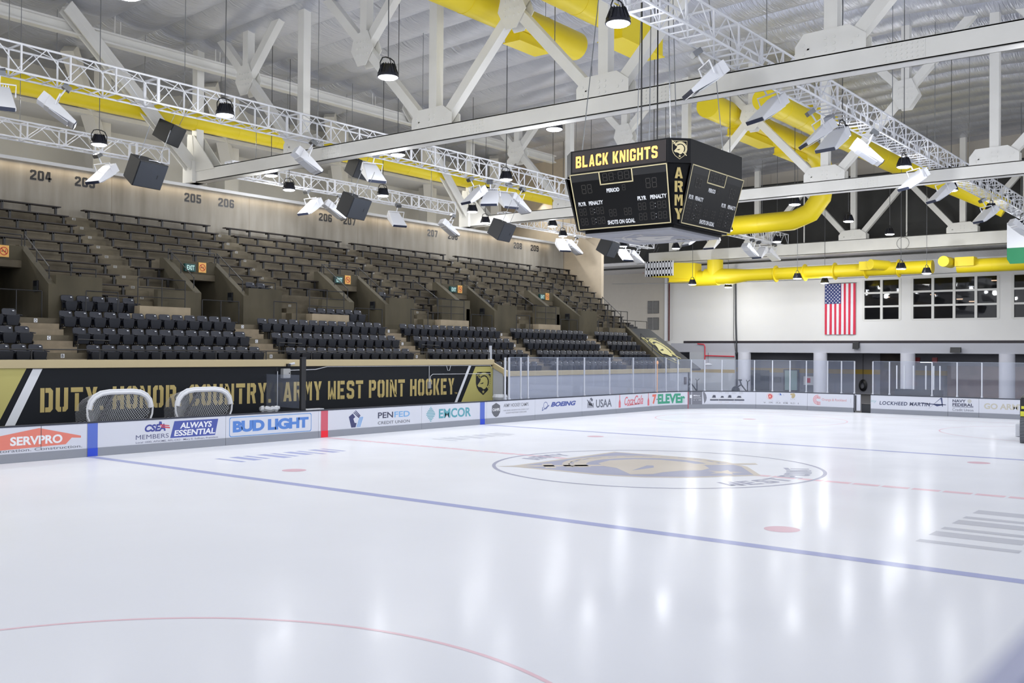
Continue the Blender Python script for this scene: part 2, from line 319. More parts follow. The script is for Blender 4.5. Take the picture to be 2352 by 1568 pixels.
# ------------------------------------------------------------ stands
YR = [15.54, 16.45, 17.36, 18.27, 19.18, 20.09]+[20.74+.646*k for k in range(9)]; YR.append(26.55)
ZR = [1.87, 2.46, 3.05, 3.64, 4.23, 4.82]+[5.25+.43*k for k in range(9)]
def xend(y): return 31.0+.24*(y-15.4)
def terrace(x0, x1, r0, lo=0, slot=False, end=False):
    b = MB(); n = len(ZR)
    for i in range(r0, n):
        y0, y1 = YR[i], YR[i+1]; z = ZR[i]
        if slot and 5 <= i <= 9:
            if i < 8: z = 4.23
            elif i == 8: z = ZR[8]
        xe = [xend(y0), xend(y1)] if end else [x1, x1]
        zb = z-1.2 if i > 5 and not slot else lo
        if slot and i >= 8: zb = 6.38
        b.hexa([(x0, y0, zb), (xe[0], y0, zb), (xe[1], y1, zb), (x0, y1, zb)], [(x0, y0, z), (xe[0], y0, z), (xe[1], y1, z), (x0, y1, z)])
    return b
XR = [-7.2, 1.0, 9.2, 17.5, 25.7]        # right side of each exit slot
cuts = [(-34, XR[0]-2.1, 1, False)]
for k, x in enumerate(XR):
    cuts.append((x-2.1, x, 1 if x < 10 else 0, True))
    nx = XR[k+1]-2.1 if k < 4 else None
    if nx is None: cuts.append((x, 31, 0, False))
    elif x < 10 < nx: cuts.append((x, 12.7, 1, False)); cuts.append((12.7, nx, 0, False))
    else: cuts.append((x, nx, 1 if x < 10 else 0, False))
for x0, x1, r0, sl in cuts: terrace(x0, x1, r0, slot=sl, end=(x1 == 31)).build('floor_terrace', CONC if not sl else CONC, kind='structure')
# steps in the aisles
AIS = [(-8.77, -7.45), (-.3, .86), (7.98, 9.08), (16.45, 17.55), (24.68, 25.82)]
b = MB(); bt = MB()
for k, (x0, x1) in enumerate(AIS):
    for i in range(1 if k < 3 else 0, 4):
        for j in (1, 2):
            b.box(x0, x1, YR[i+1]-.3*j, YR[i+1], ZR[i], ZR[i]+.59-.195*j)
UA = [(-3.73, -2.74), (3.51, 4.38), (11.75, 12.47), (20.13, 21.04), (28.79, 29.57)]
for x0, x1 in UA:
    for i in range(5, 14): bt.box(x0, x1, YR[i+1]-.32, YR[i+1], ZR[i], ZR[i]+.215)
    bt.box(x0-.3, x1+.9, 19.7, 20.09, 4.23, 4.8); bt.box(x0-.6, x1+.2, 19.4, 19.7, 4.23, 4.5)
st = b.build('floor_aisle_steps', mat('step_concrete', (134, 122, 103), .85, var=.2, scale=3), kind='structure')
st2 = bt.build('floor_upper_steps', mat('step_concrete_upper', (98, 90, 73), .85, var=.35, scale=1.5), kind='structure')
for k, (x0, x1) in enumerate(AIS):
    for i, ch in enumerate('BCD'):
        xc = (x0+x1)/2; y = YR[2+i]-.004; z = ZR[2+i]-.1
        f = lambda u, v, h: (u, y-h, v)
        decal('row_plate', polys(R(xc-.06, z-.06, xc+.06, z+.07)), f, .001, PLATE, st)
        decal('row_letter', text2d(ch, .02), f, .003, BLACK, st, (xc-.035, xc+.035, z-.045, z+.055))
for x0, x1 in UA:
    for i, ch in enumerate(('AA', 'BB', 'CC', 'DD', 'EE', 'FF', 'GG', 'HH', 'JJ')):
        xc = (x0+x1)/2; y = YR[6+i]-.004; z = ZR[6+i]-.08
        f = lambda u, v, h: (u, y-h, v)
        decal('row_plate', polys(R(xc-.075, z-.045, xc+.075, z+.05)), f, .001, mat('row_plate_grey', (168, 166, 160), .5), st2)
        decal('row_letter', text2d(ch, .02), f, .003, BLACK, st2, (xc-.055, xc+.055, z-.032, z+.038))
# exits through the stand: side walls, lintel, dark passage
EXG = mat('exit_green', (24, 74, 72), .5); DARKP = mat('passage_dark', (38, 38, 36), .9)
LOC = ['the far left exit', 'the second exit from the left', 'the third exit from the left', 'the fourth exit from the left', 'the farthest right exit']
for k, x in enumerate(XR):
    b = MB(); xl = x-2.1
    def side(xa, xb, far):
        prof = [(20.05, 4.2), (20.05, 5.45), (22.25, 6.95), (22.5, 6.95), (22.5, 6.4), (24.3, 6.4), (24.3, 4.2)]
        b.prism(prof, lambda u, v, h: (h, u, v), xa, xb)
    side(x-.04, x+.22, 0)
    if k < 3: side(xl-.28, xl+.04, 0)
    else: b.box(xl-2.2, xl, 20.05, 20.4, 4.23, 5.9); side(xl-.28, xl+.04, 0)
    b.box(xl, x, 22.0, 22.25, 6.38, 6.88)
    b.box(x+.22, x+1.95, 20.05, 20.3, 4.23, 5.78)          # pier at the right of the exit
    if k < 3: b.box(xl-1.9, xl-.28, 20.05, 20.3, 4.23, 5.5)
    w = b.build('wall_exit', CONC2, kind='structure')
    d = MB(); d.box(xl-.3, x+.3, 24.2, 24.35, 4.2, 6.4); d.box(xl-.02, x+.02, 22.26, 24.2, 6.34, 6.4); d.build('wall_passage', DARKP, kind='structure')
    t = thing('exit_sign', f'dark green EXIT sign over {LOC[k]}', 'sign', (xl+.75, 21.9, 6.42), 'exit signs over the stand exits')
    if k > 0:
        MB().box(xl+.5, xl+1.0, 21.86, 21.99, 6.44, 6.76).build('case', EXG, t, bevel=.01)
        decal('lettering', text2d('EXIT', .03), lambda u, v, h: (u, 21.86-h, v), .003, mat('exit_letters', (190, 225, 220), .4, emis=.15), t, (xl+.58, xl+.94, 6.5, 6.7))
    xs = xl+1.22
    t2 = thing('no_smoking_sign', f'orange no smoking sign with red ring over {LOC[k]}', 'sign', (xs+.2, 21.99, 6.42), 'no smoking signs over the stand exits')
    MB().box(xs, xs+.36, 21.965, 21.995, 6.44, 6.86).build('panel', ORANGE, t2)
    g = lambda u, v, h: (xs+.18+u*.15, 21.965-h, 6.65+v*.15)
    decal('red_ring', join(ring(0, 0, .8, 1, 28), polys([(-.72, .55), (-.55, .72), (.72, -.55), (.55, -.72)])), g, .004, mat('sign_red', (190, 50, 30), .5), t2)
    decal('cigarette', polys([(-.6, -.12), (.5, -.12), (.5, .06), (-.6, .06)], [(.3, .15), (.45, .2), (.55, .5), (.4, .45)]), g, .003, BLACK, t2)
    if k == 0: bpy.data.objects.remove(t)
    t = thing('wall_light', f'small dark square lamp on the side wall of {LOC[k]}', 'lamp', (x, 20.9, 5.3))
    MB().box(x-.1, x, 20.75, 21.05, 5.2, 5.6).build('housing', BLACK, t, bevel=.015); MB().box(x-.11, x-.1, 20.8, 21.0, 5.24, 5.4).build('lens', mat('lamp_off', (60, 62, 60), .3), t)
# low landing steps and front walls
GA = MB(); GA.box(-34, 12.62, 16.18, 16.45, 0, 2.6); wa = GA.build('wall_bench', NAVY, kind='structure')
b = MB(); b.box(-34, 12.62, 16.1, 16.47, 2.58, 2.84)
b.hexa([(12.55, 16.47, 2.58), (12.7, 16.47, 2.58), (12.7, 15.25, 2.02), (12.55, 15.25, 2.02)], [(12.55, 16.47, 2.84), (12.7, 16.47, 2.84), (12.7, 15.25, 2.28), (12.55, 15.25, 2.28)])
b.box(12.6, 30.9, 15.22, 15.56, 2.04, 2.28); b.build('trim_1', GOLD, kind='structure', bevel=.015)
b = MB(); b.hexa([(12.62, 16.3, 0), (12.7, 16.3, 0), (12.7, 15.3, 0), (12.62, 15.3, 0)], [(12.62, 16.3, 2.6), (12.7, 16.3, 2.6), (12.7, 15.3, 2.05), (12.62, 15.3, 2.05)])
b.box(12.62, 30.7, 15.3, 15.55, 0, 2.04); wb = b.build('wall_stand_front', GREYW, kind='structure')
# banner graphics on the bench wall
af = lambda u, v, h: (u, 16.18-h, v)
decal('gold_field', polys([(-34, 0), (-11.1, .1), (-9.85, 2.58), (-34, 2.58)], [(9.95, .3), (12.6, .3), (12.6, 2.5), (11.3, 2.5)]), af, .004, PALEGOLD, wa)
decal('white_stripe', polys([(-10.75, .3), (-10.45, .3), (-9.36, 2.56), (-9.66, 2.56)], [(9.5, .3), (9.68, .3), (11.0, 2.56), (10.82, 2.56)]), af, .005, PLATE, wa)
decal('lettering', block2d('DUTY. HONOR. COUNTRY.'), af, .006, LGOLD, wa, (-9.42, -.64, 1.22, 1.97))
decal('lettering', block2d('ARMY WEST POINT HOCKEY'), af, .006, LGOLD, wa, (-.06, 9.79, 1.24, 1.98))
decal('trademark', text2d('TM', .01), af, .006, LGOLD, wa, (9.82, 10.0, 1.25, 1.33))
cw = lambda u, v, h: (11.3+u*1.15, 16.172-h, 1.1+v*.98)
crest(cw, wa, PALEGOLD, BLACK, rim=False)
decal('banner_seam', irect(-.38, -.36, .4, 2.56), af, .004, DARK, wa)
# numbered wall behind the top row, ledge, rear hall
NW = mat('number_wall', (146, 142, 133), .85, var=.22, scale=.9, stretch=(2.2, 1, .35), bump=.1, bscale=6, col2=(128, 123, 113))
b = MB(); b.box(-34, 33.2, 26.55, 26.8, 8, 10.78); nw = b.build('wall_number', NW, kind='structure')
b = MB(); b.box(-34, 33.3, 26.3, 28.2, 10.78, 10.92); b.build('trim_2', mat('ledge_white', (214, 214, 214), .6), kind='structure')
nf = lambda u, v, h: (u, 26.55-h, v)
for t, x0 in (('204', -4.78), ('205', -2.87), ('205', 2.44), ('206', 4.3), ('206', 10.6), ('207', 12.33), ('207', 19.04), ('208', 20.88), ('208', 27.44), ('209', 29.33), ('204', -11.0), ('203', -13.2))[:10]:
    decal('section_number', block2d(t, False), nf, .01, BLACK, nw, (x0, x0+.9, 10.12, 10.53))
for x in (-9.5, -1.2, 6.1, 13.4, 14.9, 23.2, 31): decal('joint', irect(x, x+.02, 8.8, 10.78), nf, .002, mat('joint', (120, 110, 96), .9), nw)
BACKW = mat('rear_wall', (206, 204, 199), .85, var=.06, scale=.5)
b = MB(); b.box(-60, 34, 33, 33.2, 10, 19); b.build('wall_rear', BACKW, kind='structure')
MB().box(-60, 34, 28.2, 33, 10.6, 10.8).build('floor_gallery', GREYW, kind='structure')
b = MB(); b.box(-60, 34, 30.3, 33, 14.2, 14.4); b.build('ceiling_gallery', BACKW, kind='structure')
b = MB(); b.box(33.3, 33.6, 23.4, 34, 2, 19); b.build('wall_stand_end', mat('end_block', (196, 182, 160), .85, var=.05), kind='structure')
b = MB()
for x in (-14, -7, 0.5, 8, 16, 24, 31):
    b.box(x, x+.9, 31.2, 32, 10.8, 17); b.bar((x+.45, 31.4, 13), (x-2.2, 29.4, 16.8), .6, .6); b.bar((x+.45, 31.4, 11.2), (x-1.6, 28.2, 10.9), .6, .6)
b.build('wall_gallery_columns', BACKW, kind='structure')
# ------------------------------------------------------------ ceiling of foil-faced insulation
def zc(y): return 18.47-.047*abs(y+.25)
def foil(name, base, r, met):
    m = bpy.data.materials.new(name); m.use_nodes = True; nt = m.node_tree; p = nt.nodes['Principled BSDF']
    p.inputs['Base Color'].default_value = rgb(*base); p.inputs['Metallic'].default_value = met; p.inputs['Roughness'].default_value = r
    tc = nt.nodes.new('ShaderNodeTexCoord'); mp = nt.nodes.new('ShaderNodeMapping'); mp.inputs['Scale'].default_value = (.3, 3.4, 1)
    nt.links.new(tc.outputs['Object'], mp.inputs[0])
    n = nt.nodes.new('ShaderNodeTexNoise'); n.inputs['Scale'].default_value = 3.2; n.inputs['Detail'].default_value = 3; n.inputs['Distortion'].default_value = .6
    nt.links.new(mp.outputs[0], n.inputs['Vector'])
    b = nt.nodes.new('ShaderNodeBump'); b.inputs['Strength'].default_value = .8; b.inputs['Distance'].default_value = .07
    nt.links.new(n.outputs[0], b.inputs['Height']); nt.links.new(b.outputs[0], p.inputs['Normal'])
    MATS[name] = m
    return m
FOIL = foil('foil', (205, 208, 218), .3, .6)
b = MB(); ys = [-40, -30, -20, -10, -.25, 8, 16, 24, 33]; xs = []
x = -44
while x < 49: xs += [x+2.1*t for t in (0, .12, .3, .5, .7, .88)]; x += 2.1
xs.append(x); vs = []; fs = []
for i, xx in enumerate(xs):
    t = ((xx+44) % 2.1)/2.1
    for yy in ys: vs.append((xx, yy, zc(yy)-.2*math.sin(PI*t)**.6 if 0 < t < .99 else zc(yy)))
    if i:
        n = len(ys); fs += [((i-1)*n+j, (i-1)*n+j+1, i*n+j+1, i*n+j) for j in range(n-1)]
b.add(vs, fs); b.build('ceiling', FOIL, smooth=True, kind='structure')
# ------------------------------------------------------------ far end
DW = mat('dark_panel', (58, 58, 57), .6, var=.25, scale=.6); BEI = mat('beige_panel', (186, 180, 170), .7)
b = MB(); b.box(49.5, 49.7, -30, 34, 10.5, 16.6); b.build('wall_clerestory', DW, kind='structure')
b = MB(); b.box(49.4, 49.7, -30, 34, 16.6, 18.6)
for y in range(-20, 30, 2): b.box(49.37, 49.4, y, y+.03, 16.6, 18.4)
b.build('wall_upper_panels', BEI, kind='structure')
b = MB(); b.hexa([(48.6, -30, 10.75), (52.2, -30, 10.25), (52.2, 37, 10.25), (48.6, 37, 10.75)], [(48.6, -30, 11), (52.2, -30, 11), (52.2, 37, 11), (48.6, 37, 11)])
b.build('ceiling_end', foil('foil_end', (220, 220, 224), .3, .5), kind='structure')
b = MB()
WIN = [(8.89, 11.63), (2.12, 8.02), (-4.6, 1.19)]; ZW0, ZW1 = 5.85, 8.97
b.box(52, 52.4, 11.63, 37, 3.34, 10.6); b.box(52, 52.4, -30, 11.63, 3.34, ZW0); b.box(52, 52.4, -30, 11.63, ZW1, 10.6)
b.box(52, 52.4, 8.02, 8.89, ZW0, ZW1); b.box(52, 52.4, 1.19, 2.12, ZW0, ZW1); b.box(52, 52.4, -30, -4.6, ZW0, ZW1)
b.box(33.6, 52.4, 36.6, 37, 0, 19); b.build('wall_end', WALLW, kind='structure')
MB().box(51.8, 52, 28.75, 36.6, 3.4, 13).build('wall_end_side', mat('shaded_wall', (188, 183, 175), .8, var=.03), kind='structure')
for k, (y0, y1) in enumerate(WIN):
    b = MB(); n = 2 if k == 0 else 4
    for i in range(n+1): y = y0+(y1-y0)*i/n; b.box(51.97, 52.1, y-.09, y+.09, ZW0, ZW1)
    for j in range(4): z = ZW0+(ZW1-ZW0)*j/3; b.box(51.98, 52.09, y0, y1, z-.07, z+.07)
    w = b.build(f'window_{k+1}', mat('window_frame', (216, 216, 214), .6), kind='structure')
    MB().box(52.12, 52.13, y0, y1, ZW0, ZW1).build('pane', WGLASS, w)
MB().box(52.4, 56, -10, 14, 5.2, 5.3).build('floor_upper_room', DARK, kind='structure')
b = MB(); b.box(56, 56.2, -10, 14, 5.2, 9.6); b.box(52.4, 56, -10, 14, 9.4, 9.6); b.box(52.4, 56, 13.9, 14, 5.2, 9.6); b.build('wall_upper_room', mat('upper_room', (52, 46, 42), .8, var=.5, scale=.5), kind='structure')
for i, (y, z, l) in enumerate(((9.4, 8.3, .5), (7.2, 7.8, .35), (5.3, 7.4, .4), (4.4, 7.2, .45), (2.9, 8.7, .4), (-.2, 7.9, .6), (10.6, 7.7, .3))):
    t = thing('ceiling_lamp', f'small warm lamp glowing behind the high windows, {ORD[i+1]} of seven', 'lamp', (54.5, y, z), 'lamps behind the high end windows')
    MB().box(54.4, 54.6, y-l/2, y+l/2, z, z+.06).build('tube', mat('warm_tube', (255, 214, 178), .4, emis=2.5), t); MB().box(54.38, 54.62, y-l/2-.02, y+l/2+.02, z+.06, z+.12).build('housing', DARK, t)
b = MB(); b.box(51.93, 52, -30, 27.0, 4.1, 4.3); b.build('trim_3', mat('trim_dark', (44, 38, 46), .6), kind='structure')
b = MB(); b.box(51.9, 52, -30, 28.2, 3.34, 4.1); b.build('wall_lintel', mat('lintel_grey', (178, 180, 190), .7), kind='structure')
LOBW = mat('lobby_wall', (122, 124, 134), .7)
b = MB(); b.box(58, 58.2, -30, 37, 0, 3.6); b.box(52, 58.2, 36, 36.2, 0, 3.6); lob = b.build('wall_lobby', LOBW, kind='structure')
MB().box(52.4, 58.2, -30, 37, 3.34, 3.5).build('ceiling_lobby', mat('lobby_ceiling', (150, 150, 150), .8), kind='structure')
b = MB(); b.box(51.9, 52.1, 22.2, 26.4, 0, 3.34); b.box(51.9, 52.1, 28, 36, 0, 3.34); wl = b.build('wall_end_low', mat('low_wall', (184, 188, 196), .7), kind='structure')
lf = lambda u, v, h: (58-h, u, v); YST = mat('stripe_ochre', (158, 134, 60), .6)
decal('yellow_stripe', irect(-12, 30, 1.62, 2.0), lf, .004, YST, lob); decal('yellow_stripe', irect(22.2, 36, 1.62, 1.9), lambda u, v, h: (51.9-h, u, v), .004, YST, wl)
MB().box(57.9, 58.0, 21.8, 24.6, 0, 1.8).build('door_1', mat('door_dark', (44, 48, 50), .5), kind='structure')
d2 = MB().box(57.92, 58.0, 19.1, 20.5, 0, 1.92).build('door_2', DARK, kind='structure'); MB().box(57.9, 57.93, 19.25, 20.35, .12, 1.82).build('pane', mat('frosted_pane', (150, 178, 178), .4), d2)
MB().box(51.85, 51.9, 26.4, 28.0, 0, 1.95).build('door_3', mat('door_blue', (40, 45, 56), .5), kind='structure')
MB().box(57.85, 58, 9.6, 12.2, 0, 3.3).build('door_4', mat('door_brown', (70, 58, 52), .6, var=.6, scale=.9), kind='structure')
MB().box(57.8, 58, -6, 7, 0, 2.4).build('wall_lobby_shop', mat('lobby_warm', (120, 100, 94), .5, var=.3, scale=1.2), kind='structure')
COLM = mat('column_paint', (206, 208, 220), .5)
for k, y in enumerate((21.4, 14.98, 8.31, 1.55, -5.1)):
    b = MB(); b.lathe((52.0, y, 0), [(.52, 0), (.52, 3.34)], 32)
    b.build(f'wall_column_{k+1}', COLM, smooth=True, kind='structure')
for y, w in ((21, 90), (12, 60), (3, 70), (-6, 60)): area('lobby_light', (54.5, y, 3.2), (0, 0, 0), 1.2, .3, w, (1, .97, .95))
# ------------------------------------------------------------ dasher boards with their printing
CN = {}
def cm(r, g, b, ro=.4):
    k = (r, g, b)
    if k not in CN: CN[k] = mat('print_%d_%d_%d' % k, k, ro)
    return CN[k]
def steps(a, c):
    n = max(1, int(math.ceil((c-a)/.45))) if c > L1 else 1
    return [a+(c-a)*i/n for i in range(n+1)]
def strip(b, ss, h0, h1, z0, z1):
    for a, c in zip(ss[:-1], ss[1:]):
        b.hexa([bf(a, z0, h0), bf(c, z0, h0), bf(c, z0, h1), bf(a, z0, h1)], [bf(a, z1, h0), bf(c, z1, h0), bf(c, z1, h1), bf(a, z1, h1)])
def fine(poly_shape): return poly_shape
def board(a, c, label, name='dasher_board', group=None):
    mid = bf((a+c)/2, 0, 0); t = thing(name, label, 'board', mid, group)
    ss = steps(a+.006, c-.006)
    b = MB(); strip(b, ss, -.06, 0, .25, .985); b.build('panel', WHITE, t)
    b = MB(); strip(b, ss, -.06, .012, .004, .25); b.build('kick_plate', KICK, t)
    b = MB(); strip(b, ss, -.14, .015, .985, 1.03); b.build('cap_rail', mat('cap_navy', (42, 47, 62), .4), t)
    b = MB()
    for s in ss[::2]: b.hexa([bf(s-.03, 0, -.14), bf(s+.03, 0, -.14), bf(s+.03, 0, -.06), bf(s-.03, 0, -.06)], [bf(s-.03, .98, -.14), bf(s+.03, .98, -.14), bf(s+.03, .98, -.06), bf(s-.03, .98, -.06)])
    b.build('support_post', DARK, t)
    return t
def T(t, txt, s0, s1, z0, z1, c, bold=0., shear=0., h=.003, space=1.): return decal('lettering', text2d(txt, bold, shear, space), bf, h, cm(*c), t, (s0, s1, z0, z1))
def Pm(t, c, *ps, name='logo_mark', h=.003): return decal(name, polys(*ps), bf, h, cm(*c), t)
NV, ORG = (58, 62, 108), (226, 128, 112)
t = board(8, 16.9, 'long white dasher board running out of the frame at left')
t = board(16.9, 20.85, 'white dasher board with an orange house-shaped logo')
Pm(t, ORG, [(17.1, .33), (20.2, .42), (20.38, .6), (20.66, .58), (20.66, .64), (19.42, .93), (17.0, .56)])
T(t, 'SERVPRO', 18.61, 20.1, .47, .72, (236, 238, 242), .035, h=.006); T(t, 'Cleaning. Restoration. Construction.', 16.95, 20.7, .24+.03, .36+.02, (105, 108, 120), .004)
Pm(t, (60, 62, 70), R(19.47, .3, 19.485, .985), name='panel_joint', h=.007)
t = board(20.85, 25.7, 'white dasher board with a wide blue band and a slanted blue plaque')
Pm(t, (88, 112, 200), R(20.86, .25, 21.18, .985), name='blue_band'); Pm(t, (34, 72, 205), R(20.86, .01, 21.18, .25), name='blue_band', h=.015)
T(t, 'CSEA', 22.72, 23.45, .62, .85, (62, 72, 150), .045, .25); T(t, 'MEMBERS', 22.42, 23.56, .4, .54, (88, 92, 128), .0)
Pm(t, (204, 70, 84), [(23.25, .8), (23.58, .76), (23.58, .79), (23.25, .84)], [(23.28, .74), (23.6, .69), (23.6, .73), (23.28, .78)], name='flag_stripes', h=.006); Pm(t, (62, 72, 150), [(23.2, .84), (23.32, .83), (23.3, .92), (23.22, .93)], name='flag_canton', h=.006)
Pm(t, (72, 86, 165), [(23.61, .38), (25.28, .38), (25.4, .91), (23.76, .91)], name='plaque')
T(t, 'ALWAYS', 23.96, 25.15, .66, .85, (236, 238, 244), .03, .12, .006); T(t, 'ESSENTIAL', 23.75, 25.28, .43, .62, (236, 238, 244), .03, .12, .006)
T(t, 'Local 1000, AFSCME, AFL-CIO · Mary E. Sullivan, President', 22.42, 25.4, .265, .34, (96, 98, 124), .004)
t = board(25.7, 29.72, 'white dasher board with big blue letters in a rounded frame')
def rframe(s0, s1, z0, z1, w, r=.07):
    o = []
    for cx, cz, a in ((s1-r, z1-r, 0), (s0+r, z1-r, 1), (s0+r, z0+r, 2), (s1-r, z0+r, 3)): o += [(cx+r*math.cos(PI/2*(a+i/4)), cz+r*math.sin(PI/2*(a+i/4))) for i in range(5)]
    cx, cz = (s0+s1)/2, (z0+z1)/2; kx, kz = 1-2*w/(s1-s0), 1-2*w/(z1-z0)
    n = len(o); inn = [(cx+(x-cx)*kx, cz+(z-cz)*kz) for x, z in o]
    return o+inn, [[i, (i+1) % n, n+(i+1) % n, n+i] for i in range(n)]
decal('frame_line', rframe(25.84, 29.38, .27, .93, .025), bf, .003, cm(96, 150, 212), t)
T(t, 'BUD LIGHT', 25.98, 29.25, .41, .80, (84, 132, 208), .055, space=.92)
t = board(29.72, 35.2, 'white dasher board with a red band and a navy pentagon logo')
Pm(t, (205, 92, 110), R(29.83, .25, 30.17, .985), name='red_band'); Pm(t, (236, 26, 48), R(29.83, .01, 30.17, .25), name='red_band', h=.015)
Pm(t, NV, [(31.2, .7), (31.4, .82), (31.53, .68), (31.43, .62), (31.5, .46), (31.6, .45), (31.55, .29), (31.33, .29)], *[[(31.42+.05*i, .85+.035*i), (31.46+.05*i, .86+.035*i), (31.74+.03*i, .66+.035*i), (31.71+.03*i, .63+.035*i)] for i in range(3)])
Pm(t, (110, 165, 222), *[[(31.6+.07*i, .29), (31.64+.07*i, .29), (31.8+.07*i, .66), (31.76+.07*i, .68)] for i in range(3)])
T(t, 'PEN', 32.72, 33.55, .57, .80, (66, 68, 92), .02); T(t, 'FED', 33.62, 34.5, .57, .80, (124, 174, 222), .02); T(t, 'CREDIT UNION', 32.72, 34.5, .33, .45, (96, 98, 108), .006)
t = board(35.2, 39.38, 'white dasher board with a striped teal diamond and blue band')
TE = (92, 162, 176)
Pm(t, TE, *[[(35.745-w, .30+.063*i), (35.745+w, .30+.063*i), (35.745+w*.9, .335+.063*i), (35.745-w*.9, .335+.063*i)] for i, w in enumerate((.04, .1, .17, .23, .28, .28, .23, .17, .1, .04))])
T(t, 'EMCOR', 36.24, 38.31, .40, .80, TE, .03)
Pm(t, (88, 112, 200), R(38.92, .25, 39.24, .985), name='blue_band'); Pm(t, (34, 72, 205), R(38.92, .01, 39.24, .25), name='blue_band', h=.015)
t = board(39.38, 42.95, 'white dasher board with a round dark badge and small grey lettering')
Pm(t, (98, 100, 108), [(39.75, .8), (40.04, .92), (40.32, .8), (40.33, .5), (40.2, .34), (40.04, .28), (39.88, .34), (39.74, .5)], name='badge'); T(t, 'CAMPS', 39.79, 40.28, .55, .68, (236, 236, 240), .03, h=.006)
T(t, 'ARMY HOCKEY CAMPS', 40.58, 42.44, .70, .86, (120, 122, 130), .012); T(t, 'FOR MORE INFORMATION, CHECK OUT', 40.58, 42.48, .51, .58, (135, 137, 145)); T(t, 'GOARMYWESTPOINT.COM/CAMPS', 40.75, 42.3, .40, .47, (135, 137, 145))
t = board(42.95, 46.9, 'white dasher board with blue slanted letters and a ringed swoosh')
decal('logo_mark', join(ring(43.8, .66, .15, .18, 24), polys([(43.5, .42), (43.56, .42), (44.1, .64), (44.05, .68)], [(43.5, .42), (43.54, .6), (43.58, .6), (43.56, .44)])), bf, .003, cm(88, 104, 160), t)
T(t, 'BOEING', 44.22, 46.36, .58, .81, (72, 88, 158), .05, .3)
t = board(46.9, 50.1, 'white dasher board with a grey striped eagle-like mark and four letters')
Pm(t, (92, 96, 110), *[[(47.36+.07*i, .82-.11*i % .3+.02), (47.7+.07*i, .62-.05*i), (47.7+.07*i, .58-.05*i), (47.36+.07*i, .77-.11*i % .3)] for i in range(4)], [(47.6, .86), (47.75, .92), (47.9, .8), (47.8, .7)], *[[(47.4+.12*i, .4), (47.46+.12*i, .4), (47.46+.12*i, .62), (47.4+.12*i, .66)] for i in range(5)])
T(t, 'USAA', 48.18, 49.68, .38, .80, (104, 108, 122), .02)
t = board(50.1, 53.75, 'white dasher board with red flowing script between two red bottles')
RD = (214, 112, 122)
for s in (50.47, 53.47): Pm(t, RD, [(s-.1, .3), (s+.1, .3), (s+.1, .58), (s+.03, .74), (s+.03, .98), (s-.03, .98), (s-.03, .74), (s-.1, .58)], name='bottle_print')
T(t, 'Coca', 50.95, 51.85, .4, .86, RD, .015, .35); T(t, 'Cola', 51.95, 52.9, .4, .9, RD, .015, .35); Pm(t, RD, R(51.85, .62, 52.0, .67), [(51.2, .36), (52.6, .42), (52.6, .45), (51.2, .40)])
t = board(53.75, 57.1, 'white dasher board with an orange-red numeral and tall green letters')
T(t, '7', 53.9, 54.36, .36, .9, (226, 116, 100), .05); T(t, '-', 54.36, 54.48, .58, .64, (84, 84, 90)); T(t, 'ELEVEn', 54.51, 56.95, .34, .9, (64, 158, 128), .05)
t = board(57.1, 61.3, 'curved corner dasher board with a grey panel and four small cars')
Pm(t, (122, 124, 134), *[[(57.14+i*.24, .25), (57.38+i*.24, .25), (57.38+i*.24, .985), (57.14+i*.24, .985)] for i in range(4)], [(58.1, .25), (58.2, .25), (58.34, .45), (58.38, .62), (58.34, .8), (58.22, .985), (58.1, .985)], name='grey_panel')
Pm(t, (200, 60, 80), R(57.1, .01, 57.14, .985), name='goal_line_mark', h=.016)
Pm(t, (232, 234, 238), R(57.24, .62, 57.4, .8), h=.006); T(t, 'Military', 57.5, 57.95, .7, .8, (230, 232, 238), .02, h=.006); T(t, 'appreciation', 57.5, 58.02, .58, .66, (214, 216, 222), h=.006); T(t, 'o  v  ##  =', 57.5, 58.2, .47, .53, (214, 216, 222), h=.006)
T(t, 'THE OFFICIAL AUTOMOTIVE SPONSOR OF', 58.9, 60.7, .92, .965, (160, 162, 168)); T(t, 'ARMY WEST POINT ATHLETICS', 59.3, 60.7, .85, .90, (160, 162, 168)); T(t, 'gmmilitaryappreciation.com', 58.95, 60.68, .34, .41, (190, 178, 176))
for s, w, hh in ((58.85, .52, .2), (59.35, .44, .15), (59.8, .48, .2), (60.35, .58, .16)):
    Pm(t, (206, 208, 214), [(s-w/2, .48), (s+w/2, .48), (s+w/2, .62), (s+w*.3, .62), (s+w*.2, .6+hh), (s-w*.2, .6+hh), (s-w*.36, .62), (s-w/2, .6)], name='printed_car')
    Pm(t, (76, 80, 96), [(s-w*.26, .63), (s+w*.2, .63), (s+w*.14, .58+hh), (s-w*.14, .58+hh)], R(s-w/2, .46, s+w/2, .54), name='car_windows', h=.006)
t = board(61.3, 64.25, 'white end dasher board with three small round emblems')
decal('emblem', polys(disc(62.1, .74, .14, .14, 16)), bf, .003, cm(206, 88, 92), t); decal('emblem', join(ring(62.1, .74, .17, .19, 16), polys([(62.04, .68), (62.16, .68), (62.14, .8), (62.06, .8)])), bf, .006, cm(232, 170, 150), t)
Pm(t, (84, 110, 180), [(62.64, .82), (62.82, .82), (62.8, .9), (62.72, .96), (62.65, .9)], name='emblem'); decal('emblem', ring(62.72, .78, .16, .18, 12, .2, 2.9), bf, .003, cm(150, 160, 190), t)
Pm(t, (184, 168, 130), [(63.22, .9), (63.3, .94), (63.48, .96), (63.56, .84), (63.5, .7), (63.4, .66), (63.3, .72), (63.36, .8)], name='emblem'); T(t, 'GTC', 63.2, 63.6, .58, .66, (170, 170, 176))
T(t, 'OPEN TO THE PUBLIC', 62.2, 63.25, .45, .50, (170, 172, 190)); T(t, 'WESTPOINT.ARMYMWR.COM', 61.74, 63.73, .33, .42, (110, 112, 120), .01)
